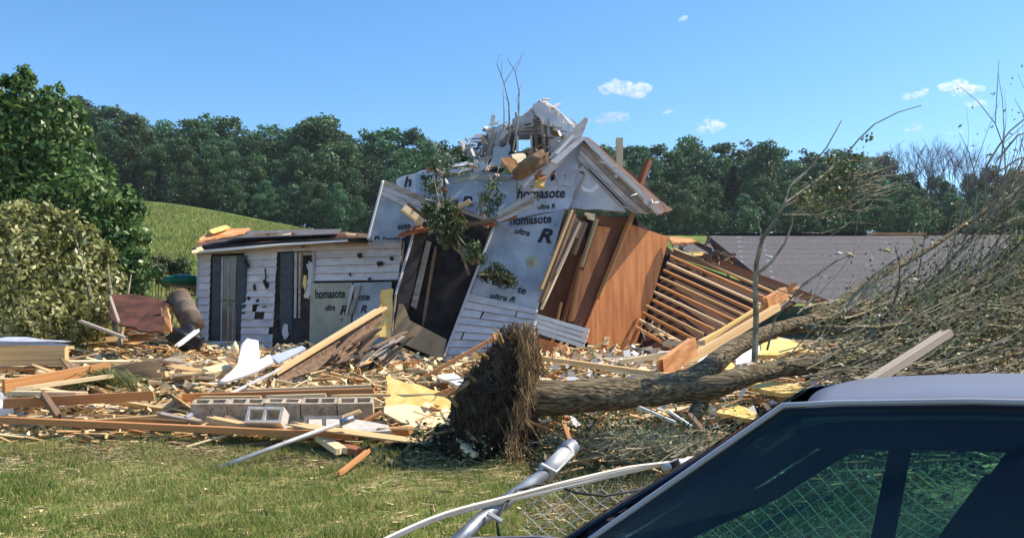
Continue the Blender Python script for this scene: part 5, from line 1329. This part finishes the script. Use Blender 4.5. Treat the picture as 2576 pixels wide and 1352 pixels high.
for s in (((1262,860),(1240,822)),((1310,860),(1335,826)),((1285,850),(1290,815)),((1150,1020),(1105,985)),((1140,1080),(1090,1090)),((1225,900),(1190,878)),((1200,960),(1150,930)),((1290,1100),(1352,1165)),((1180,960),(1120,1000)),((1300,900),(1332,860)),((1300,1040),(1360,1110)),((1200,1120),(1150,1180)),((1330,1060),(1400,1090)),((1180,1000),(1215,1090)),((1230,930),(1200,1040)),((1260,980),(1290,1110)),((1170,1080),(1230,1150))):
    mm = MB(); mm.tube([P(*s[0],8.6), P((s[0][0]+s[1][0])/2+6,(s[0][1]+s[1][1])/2,8.5), P(*s[1],8.5)], [.024,.017,.005], 5); mm.build('root', m_rootf, rp)
def limb(pts, n=14, rough=.03, mat=m_bark, name='trunk', seed=0, sub=5):
    ps = [P(x,y,d) for x,y,d,r in pts]; rr = [p[3] for p in pts]; sm, sr = [], []
    for i in range(len(ps)-1):
        for j in range(sub):
            t_ = j/sub; p0,p1,p2,p3 = ps[max(i-1,0)],ps[i],ps[i+1],ps[min(i+2,len(ps)-1)]
            sm.append(.5*((2*p1)+(p2-p0)*t_+(2*p0-5*p1+4*p2-p3)*t_**2+(3*p1-p0-3*p2+p3)*t_**3)); sr.append(rr[i]+(rr[i+1]-rr[i])*t_)
    sm.append(ps[-1]); sr.append(rr[-1])
    m = MB(); m.tube(sm, sr, n)
    for i, v in enumerate(m.v):
        nn = mn.noise(Vector((v.x*5+seed, v.y*12, v.z*12)))+.5*mn.noise(Vector((v.x*1.5+seed, v.y*3, v.z*3))); c = sm[i//n] if i//n < len(sm) else sm[-1]
        m.v[i] = v + (v-c)*nn*rough*8
    o = m.build(name, mat, rp, True); return sm, sr
tk, tkr = limb([(1300,1000,8.9,.21),(1400,1000,8.9,.18),(1520,992,9,.165),(1650,982,9.2,.16),(1760,960,9.4,.155)], 28, .014, m_bark, 'trunk', 0, 9)
l1, _ = limb([(1700,975,9.3,.13),(1770,935,9.5,.12),(1840,880,9.9,.105),(1920,840,10.3,.09),(2020,812,10.7,.085),(2150,790,11.1,.07),(2330,770,11.4,.05),(2600,745,11.8,.03)], 16, .014, m_bark, 'limb', 3)
l2, _ = limb([(1720,985,9.3,.13),(1800,970,9.2,.12),(1880,945,9.3,.105),(1980,925,9.5,.09),(2120,920,9.6,.07),(2300,900,9.8,.07),(2600,860,10,.04)], 16, .014, m_bark, 'limb', 5)
l3, _ = limb([(1960,830,10.5,.07),(2060,790,10.9,.06),(2200,700,11.6,.05),(2360,610,12.2,.035),(2600,440,13,.02)], 10, .03, m_bark, 'limb', 7)
l4, _ = limb([(2000,820,10.6,.06),(2120,830,10.2,.05),(2300,815,10,.04),(2600,790,10,.025)], 10, .03, m_bark, 'limb', 8)
l5, _ = limb([(1775,975,9.35,.09),(1755,1030,9.2,.08),(1725,1085,9.0,.055),(1700,1140,8.8,.03)], 10, .02, m_bark, 'limb', 9)
# combed twig mass
def twigmass(name, mat, n, seed, starts, ang, length, r0, leafn=0, leafmat=None, spread=.28, dsp=.9, lsz=.055):
    r_ = random.Random(seed); m = MB(); tips = []
    for k in range(n):
        x0, y0, x1, y1, dd = r_.choice(starts)
        t_ = r_.random(); x = x0+(x1-x0)*t_; y = y0+(y1-y0)*t_+r_.gauss(0,14); d = dd + r_.gauss(0,dsp)*.5
        a = R(ang + r_.gauss(0, 13)); l = length*r_.uniform(.5,1.4); cv = r_.gauss(.15,.5)
        p = P(x,y,d); dv = Vector((math.cos(a), r_.gauss(0,.25), math.sin(a))).normalized(); pts = [p.copy()]
        for i in range(5):
            p = p + dv*l/5; pts.append(p.copy()); rot = cv/5 + r_.gauss(0,.06)
            dv = Vector((dv.x*math.cos(rot)-dv.z*math.sin(rot), dv.y, dv.x*math.sin(rot)+dv.z*math.cos(rot)))
        rr = r0*r_.uniform(.5,1.3)
        m.tube(pts, [rr*(1-.16*i) for i in range(6)], 3, False)
        for i in range(2,6): tips.append((pts[i], dv.copy()))
        if r_.random() < .7:
            q = pts[r_.randrange(1,4)]; a2 = a + r_.choice((-1,1))*r_.uniform(.3,.7); dv2 = Vector((math.cos(a2), r_.gauss(0,.3), math.sin(a2)))*l*.22
            m.tube([q, q+dv2, q+dv2*1.9], [rr*.5, rr*.4, rr*.2], 3, False); tips.append((q+dv2*1.9, dv2.normalized()))
    m.v = [v for v in m.v]; m.build(name, mat, rp, recalc=False)
    if leafn:
        idx = r2.integers(0, len(tips), leafn)
        C = np.array([tuple(tips[i][0]) for i in idx]) + r2.normal(0,.07,(leafn,3))
        V, F = leaf_arrays(C, r2.normal(size=(leafn,3)), lsz*r2.uniform(.5,1.5,leafn), .42, r2)
        link('leaves', npmesh('leaves', V, F, leafmat), rp)['kind'] = 'stuff'
st_up = [(2120,815,2600,800,11.2),(2260,775,2640,690,11.8),(2400,720,2760,600,12),(2150,870,2640,830,10.4)]
twigmass('twigs', m_twig, 160, 1, st_up, 30, 1.15, .011, 3600, l_dry)
twigmass('twigs', m_twigl, 260, 2, st_up, 27, 1.15, .011, 5200, l_bush)
twigmass('twigs', m_barkd, 40, 3, st_up, 30, 1.3, .016)
twigmass('twigs', m_twigl, 60, 12, [(2000,800,2300,770,11)], 24, 1.0, .010, 700, l_bush)
twigmass('twigs', m_bark, 14, 11, [(2050,830,2400,790,10.8)], 24, 2.2, .028, lsz=.05)
st_lo = [(1950,900,2576,880,9.8),(2000,950,2576,940,9.2),(2100,850,2576,800,10.5),(2200,800,2576,760,10.8)]
twigmass('twigs', m_twig, 200, 4, st_lo, 8, 1.1, .012, 3000, l_dark)
twigmass('twigs', m_twigl, 240, 5, st_lo, 14, .9, .010, 4200, l_dry)
twigmass('twigs', m_bark, 22, 13, st_lo, 6, 2.0, .026)
st_un = [(1400,1120,1800,1110,8.5),(1480,1150,1760,1140,8.1)]
twigmass('twigs', m_twig, 190, 6, st_un, 165, .35, .008, 1500, l_dark, lsz=.045, dsp=.5)
twigmass('twigs', m_twigl, 190, 7, st_un, 20, .35, .007, 1100, l_bush, lsz=.045, dsp=.5)
twigmass('twigs', m_twig, 40, 8, [(2380,640,2576,480,12)], 50, 1.6, .014, 300, l_dry)

# slim broken sapling in front of the rafters
sa = thing('sapling', P(1900,895,9.4), 'slim broken sapling standing before the fallen rafters with crown bent to the right', 'tree')
mm = MB()
def sm_t(pts, r0, r1, n=6):
    m_ = len(pts); mm.tube([P(x,y,d) for x,y,d in pts], [r0+(r1-r0)*i/(m_-1) for i in range(m_)], n)
sm_t([(1898,910,9.4),(1902,800,9.4),(1900,720,9.4),(1903,660,9.4),(1918,600,9.4),(1945,560,9.4),(1972,515,9.4)], .034, .018)
sm_t([(1972,515,9.4),(1985,470,9.5),(2030,430,9.6),(2080,370,9.6),(2117,303,9.6)], .016, .005)
sm_t([(1903,690,9.4),(1940,660,9.3),(1975,610,9.3),(1994,560,9.3),(1992,545,9.3)], .018, .006)
sm_t([(1918,600,9.4),(1910,570,9.4),(1908,545,9.4)], .010, .003); sm_t([(1912,600,9.4),(1940,585,9.3)], .012,.004)
sm_t([(1968,520,9.4),(2010,500,9.6),(2060,490,9.8),(2130,470,10),(2180,440,10)], .012, .004)
sm_t([(1975,510,9.4),(2060,450,9.8),(2120,400,10),(2160,350,10),(2200,312,10),(2260,282,10),(2318,265,10)], .012, .0045)
sm_t([(1968,540,9.4),(2060,540,9.6),(2150,510,9.8),(2230,495,9.8)], .009, .003)
sm_t([(2060,690,9.8),(2020,720,9.7),(1990,740,9.6),(1950,725,9.5)], .010, .005)
for k in range(60):
    x = random.uniform(1990,2200); y = 520-(x-1990)*.35+random.gauss(0,35); sm_t([(x,y,9.8),(x+random.uniform(20,60),y-random.uniform(-5,40),9.9),(x+random.uniform(60,110),y-random.uniform(5,60),10)], .006, .002, 3)
mm.build('stem', m_twig, sa)
V, F = blob_leaves(lobes_px([(2020,500,9.6,36),(2070,470,9.8,44),(2120,430,9.9,40),(2060,520,9.7,34),(2150,400,10,34),(2170,450,10,34),(2090,395,9.8,22),(2110,500,9.8,34),(2185,345,10,14)]), 1100, .045, .5, rs, .05)
link('leaves', npmesh('leaves', V, F, l_dry), sa)
t = thing('bent_branch', P(2135,870,10), 'long thin branch arching up from the fallen crown over the grey roof', 'branch')
mm = MB()
for pts in (((1930,880,9.8),(1950,800,9.8),(2020,715,9.8),(2105,655,9.8),(2140,640,9.8)), ((2110,800,10),(2150,740,10),(2200,690,10),(2270,640,10)), ((2130,790,10.5),(2200,700,10.7),(2350,650,11)), ((2480,420,11),(2510,370,11),(2540,330,11),(2576,300,11)), ((2510,400,11),(2560,340,11),(2600,330,11)), ((2500,440,11),(2560,400,11),(2600,390,11))):
    mm = MB(); mm.tube([P(*p) for p in pts], [.014*(1-.6*i/len(pts)) for i in range(len(pts))], 5); mm.build('stem', m_twig, t)
o = lump('red_scrap', m_pink, P(2185,765,12.5), (.12,.1,.05), .2, None, 5, 2, .3); tag(o, 'small red plastic scrap caught among the fallen limbs', 'scrap')

# ------------------------------------------------------------------ lawn blades
def blades(name, mat, n, zones, h, w, lab):
    C = scatter_ground(n, zones, 0, r2); a = r2.random(n)*6.283
    q = np.sin(C[:,0]*3.1+np.sin(C[:,1]*2.3)*2)*np.sin(C[:,1]*4.2+np.sin(C[:,0]*1.7)*2) + .6*np.sin(C[:,0]*9.3+C[:,1]*5.1)*np.sin(C[:,1]*11.7-C[:,0]*3.3)
    keep = r2.random(n) < .72+.35*q; C, a, q = C[keep], a[keep], q[keep]; n = len(C)
    ln = h*r2.uniform(.45,1.5,n)*(1+.42*q)
    D_ = np.stack([np.cos(a), np.sin(a), 0*a], 1); le = r2.normal(0,.45,(n,2))
    V = np.empty((n,3,3)); V[:,0] = C-D_*w; V[:,1] = C+D_*w; V[:,2] = C + np.stack([le[:,0]*ln, le[:,1]*ln, ln], 1)
    F = np.arange(n*3).reshape(n,3)
    o = link(name, npmesh(name, V.reshape(-1,3), F, mat)); tag(o, lab, kind='stuff')
blades('grass', l_grass, 105000, [(-6.4,.7,4.8,9.6,1)], .042, .0045, 'short green lawn grass before the debris')
blades('grass', l_grassy, 52000, [(-6.4,.7,4.8,10.2,1), (-6.4,.7,8,10,1.2), (.5,3,4.6,9,.5)], .045, .004, 'dry straw-coloured grass mixed into the lawn')
blades('grass', l_bush, 26000, [(.4,3.2,4.2,8.6,1), (-7,0,9.6,11,.4)], .07, .005, 'rough grass and weeds growing through the fallen fence mesh')
blades('field_grass', l_grassy, 26000, [(-24,-6,24,60,1),(-46,-9,58,97,.8)], .20, .03, 'straw-coloured seed heads over the hay field')
blades('field_grass', l_grass, 80000, [(-24,-6,24,60,1),(-46,-9,58,97,.8)], .20, .03, 'taller grass on the hay field behind the wing')

# ------------------------------------------------------------------ the parked car
# built in its own frame: u forward along the nose, w towards the far side, h up; corner C is the top of the near A-pillar
th_ = R(34)
C0 = P(2042, 1008, 1.9)
nose = Vector((-math.cos(th_), math.sin(th_), 0)); lat = Vector((math.sin(th_), math.cos(th_), 0)); UP = Vector((0,0,1))
def K(u, w, h=0.0): return C0 + nose*u + lat*w + UP*h
WID, BELT = 1.16, -.69
FT = 1.02                          # the A-pillar's foot lies this far forward
car = thing('parked_car', (K(-.6,.55).x, K(-.6,.55).y, 0), 'silver-lilac sedan with dark tinted windows parked at the lower right corner', 'car')
def glass_mat():
    m, nt, b = mat_new('green_tinted_car_glass')
    gl = nt.nodes.new('ShaderNodeBsdfGlossy'); gl.inputs['Color'].default_value = (.40,.42,.56,1); gl.inputs['Roughness'].default_value = .03
    tr = nt.nodes.new('ShaderNodeBsdfTransparent'); tr.inputs[0].default_value = (.58,.78,.70,1)
    fr = nt.nodes.new('ShaderNodeFresnel'); fr.inputs[0].default_value = 1.42
    mx = nt.nodes.new('ShaderNodeMixShader'); nt.links.new(fr.outputs[0], mx.inputs[0]); nt.links.new(tr.outputs[0], mx.inputs[1]); nt.links.new(gl.outputs[0], mx.inputs[2])
    nt.links.new(mx.outputs[0], nt.nodes['Material Output'].inputs[0]); return m
M_GLASS = glass_mat()
def loft(name, rows, mat, th=.02, smooth=True):
    n, k = len(rows), len(rows[0]); m = MB(); off = UP*-th
    m.v = [Vector(p) for r_ in rows for p in r_] + [Vector(p)+off for r_ in rows for p in r_]; Q = n*k
    for i in range(n-1):
        for j in range(k-1): a = i*k+j; m.f += [(a,a+k,a+k+1,a+1), (a+Q,a+1+Q,a+k+1+Q,a+k+Q)]
    for j in range(k-1): m.f += [(j,j+1,j+1+Q,j+Q), ((n-1)*k+j,(n-1)*k+j+Q,(n-1)*k+j+1+Q,(n-1)*k+j+1)]
    for i in range(n-1): a = i*k; m.f += [(a,a+Q,a+k+Q,a+k)]; a += k-1; m.f += [(a,a+k,a+k+Q,a+Q)]
    return m.build(name, mat, car, smooth)
us = [.02,-.03,-.10,-.30,-.6,-1.0,-1.35,-1.55,-1.62]; hs_ = [-.014,0,.008,.02,.028,.026,.014,-.004,-.02]
rows_ = []
for u, h in zip(us, hs_):
    rows_.append([K(u + .07*math.sin(math.pi*t_)*(1 if u > -.5 else -.3), WID*t_, h + .022*(1-(2*t_-1)**2) - .02*(2*t_-1)**8) for t_ in np.linspace(0,1,17)])
loft('roof', rows_, m_carpaint, .025)
def side(w0, sg):                 # w0 lateral position of the rail, sg = -1 for the near side
    out = .14*sg
    rail = [K(FT, w0+out, BELT-.02), K(FT*.5, w0+out*.45, -.352), K(.06, w0, -.012), K(-.05, w0, -.002), K(-.3, w0, .012), K(-.7, w0, .018), K(-1.1, w0, .010), K(-1.45, w0, -.012), K(-1.62, w0, -.04), K(-2.05, w0+out, BELT)]
    mm = MB(); mm.tube(rail, [.009,.008,.007,.006,.006,.006,.006,.007,.012,.03], 8); mm.build('a_pillar', m_carsill, car, True)
    mm = MB(); mm.tube([p + UP*-.017 + nose*-.006 for p in rail], [.016,.013,.012,.012,.012,.012,.012,.014,.02,.04], 6); mm.build('window_seal', m_cartrim, car, True)
    # inner lining of rail and pillar: dark, wide
    inn = [K(FT-.05, w0+out*.9-.02*sg, BELT), K(FT*.5-.05, w0+out*.4-.02*sg, -.405), K(.0, w0-.03*sg, -.07), K(-.7, w0-.03*sg, -.045), K(-1.45, w0-.03*sg, -.07), K(-1.9, w0+out*.7-.03*sg, BELT)]
    mm = MB(); mm.tube(inn, [.035,.035,.035,.030,.035,.06], 6); mm.build('roof_lining', m_carin, car, True)
    o1 = .008*sg
    bt, bb_ = K(-.62, w0, 0), K(-.52, w0+out, BELT)
    mm = MB(); mm.tube([bb_, bt], [.04,.035], 6); mm.build('b_pillar', m_cartrim, car)
    def pane(pts):
        g = MB(); g.poly(pts, lat*.004*sg); g.build('side_window', M_GLASS, car)
    pane([K(FT-.03, w0+out+o1, BELT), K(FT*.5, w0+out*.45+o1, -.362), K(.05, w0+o1, -.022), K(-.05, w0+o1, -.012), K(-.3, w0+o1, .0), K(-.60, w0+o1, .004), K(-.50, w0+out+o1, BELT)])
    pane([K(-.56, w0+out+o1, BELT), K(-.66, w0+o1, .004), K(-1.1, w0+o1, -.004), K(-1.45, w0+o1, -.026), K(-1.60, w0+o1, -.055), K(-1.9, w0+out+o1, BELT)])
side(0, -1); side(WID, 1)
# windshield, rear window (curved)
ws = []
for i in range(7):
    t_ = i/6
    ws.append([K((FT+.02)*t_ + .05 + .10*math.sin(math.pi*q), -.14*t_ + (WID+.28*t_)*q, -.018 + (BELT+.0)*t_ + .02*math.sin(math.pi*q)) for q in np.linspace(0.012,.988,9)])
loft('windshield', ws, M_GLASS, .005)
rw_ = []
for i in range(4):
    t_ = i/3
    rw_.append([K(-1.63-.45*t_ - .08*math.sin(math.pi*q), -.12*t_ + (WID+.24*t_)*q, -.03 + BELT*.95*t_) for q in np.linspace(0.012,.988,9)])
loft('rear_window', rw_, M_GLASS, .005)
# lower body shell: open between the belt lines
prof = [(FT+1.35,-1.15),(FT+1.42,-.98),(FT+1.36,-.92),(FT+1.05,-.80),(FT+.5,-.72),(FT+.04,BELT-.02),(.3,BELT-.01),(-1.0,BELT-.01),(-2.06,BELT),(-2.6,BELT-.05),(-2.78,-.80),(-2.80,-1.0),(-2.68,-1.18),(-.5,-1.22)]
def shell(w, name, sg):
    m = MB(); m.poly([K(u, w, h) for u, h in prof], lat*.03*sg); return m.build(name, m_carpaint, car)
shell(-.17, 'body_side', 1); shell(WID+.17, 'body_side', -1)
loft('bonnet', [[K(u, -.15+(WID+.30)*q, h+.03*math.sin(math.pi*q)) for q in np.linspace(0,1,7)] for u, h in ((FT+1.36,-.92),(FT+1.05,-.81),(FT+.5,-.73),(FT+.03,BELT-.04))], m_carpaint, .02)
loft('boot_lid', [[K(u, -.15+(WID+.30)*q, h+.02*math.sin(math.pi*q)) for q in np.linspace(0,1,7)] for u, h in ((-2.05,BELT-.02),(-2.6,BELT-.07),(-2.78,-.82),(-2.80,-1.05))], m_carpaint, .02)
loft('front_bumper', [[K(u, -.15+(WID+.30)*q, h) for q in np.linspace(0,1,3)] for u, h in ((FT+1.36,-.93),(FT+1.41,-.98),(FT+1.34,-1.18))], m_carpaint, .02)
m = MB(); m.poly([K(FT,-.12,-1.16), K(-2.1,-.12,-1.16), K(-2.1,WID+.12,-1.16), K(FT,WID+.12,-1.16)], UP*.03); m.build('cabin_floor', m_carin, car)
for w, sg in ((-.13, 1), (WID+.13, -1)):
    m = MB(); m.poly([K(FT,w,BELT-.02), K(-2.0,w,BELT-.02), K(-2.0,w,-1.13), K(FT,w,-1.13)], lat*.02*sg); m.build('door_lining', m_carin, car)
def wheel(u, w, sg):
    mm = MB(); mm.tube([K(u,w,-1.12), K(u,w+.19*sg,-1.12)], [.31,.31], 24); q = mm.build('wheel', m_tyre, car)
    mm = MB(); mm.tube([K(u,w-.006*sg,-1.12), K(u,w+.05*sg,-1.12)], [.19,.19], 20); mm.build('rim', m_galv, q)
for u in (FT+.75, -1.95): wheel(u, -.185, 1); wheel(u, WID+.185, -1)
def seat(u, w, hr=True):
    s_ = MB(); c = K(u, w, -.72); s_.tube([K(u+.25,w,-.78), K(u-.1,w,-.78)], [.12,.14], 8)
    s_.tube([K(u-.10,w,-.72), K(u-.20,w,-.42), K(u-.26,w,-.20)], [.20,.20,.13], 10); s_.build('seat', m_carin, car, True)
    if hr:
        h_ = MB(); h_.tube([K(u-.28,w-.12,-.115), K(u-.28,w+.12,-.115)], [.065,.065], 10); h_.build('headrest', m_carin, car, True)
for w in (.26, WID-.26): seat(-.16, w); seat(-1.25, w, False)
mm = MB(); mm.tube([K(.14, WID+.125, BELT), K(.0, WID-.02, -.05)], [.038,.032], 6); mm.build('door_post', m_carin, car)
m = MB(); m.poly([K(FT-.1,-.06,BELT+.01), K(FT-.55,-.06,BELT+.02), K(FT-.55,WID+.06,BELT+.02), K(FT-.1,WID+.06,BELT+.01)], UP*-.2); m.build('dashboard', m_carin, car)
m = MB(); m.tube([K(.28+.06*math.sin(a), .28+math.cos(a)*.18, BELT+.03+math.sin(a)*.16) for a in np.linspace(0,6.283,20)], .014, 6, False); m.build('steering_wheel', m_carin, car)
loft('headliner', [[K(u, .03+(WID-.06)*q, h) for q in np.linspace(0,1,5)] for u, h in ((.04,-.045),(-.3,-.03),(-1.0,-.03),(-1.55,-.05))], m_carin, .01)
m = MB(); m.tube([K(FT-.25,-.15,BELT), K(FT-.25,-.22,BELT+.03)], .02, 6); m.build('mirror_arm', m_cartrim, car)
m = MB(); m.tube([K(FT-.22,-.30,BELT+.05), K(FT-.30,-.30,BELT+.05)], [.075,.07], 12); m.build('wing_mirror', m_carpaint, car, True)

# ------------------------------------------------------------------ thin summer haze
hm = bpy.data.materials.new('summer_haze'); hm.use_nodes = True; hn = hm.node_tree; hn.nodes.remove(hn.nodes['Principled BSDF'])
hv = hn.nodes.new('ShaderNodeVolumePrincipled'); hv.inputs['Color'].default_value = (.80,.90,1,1); hv.inputs['Density'].default_value = .00022; hv.inputs['Anisotropy'].default_value = .2
hn.links.new(hv.outputs[0], hn.nodes['Material Output'].inputs['Volume'])
m = MB(); m.box((0, 750, 20), (1000, 1150, 26))  # closed box round the ground and everything on it
hz = m.build('haze', hm); tag(hz, 'thin pale summer haze over the whole yard and woodland', kind='stuff')
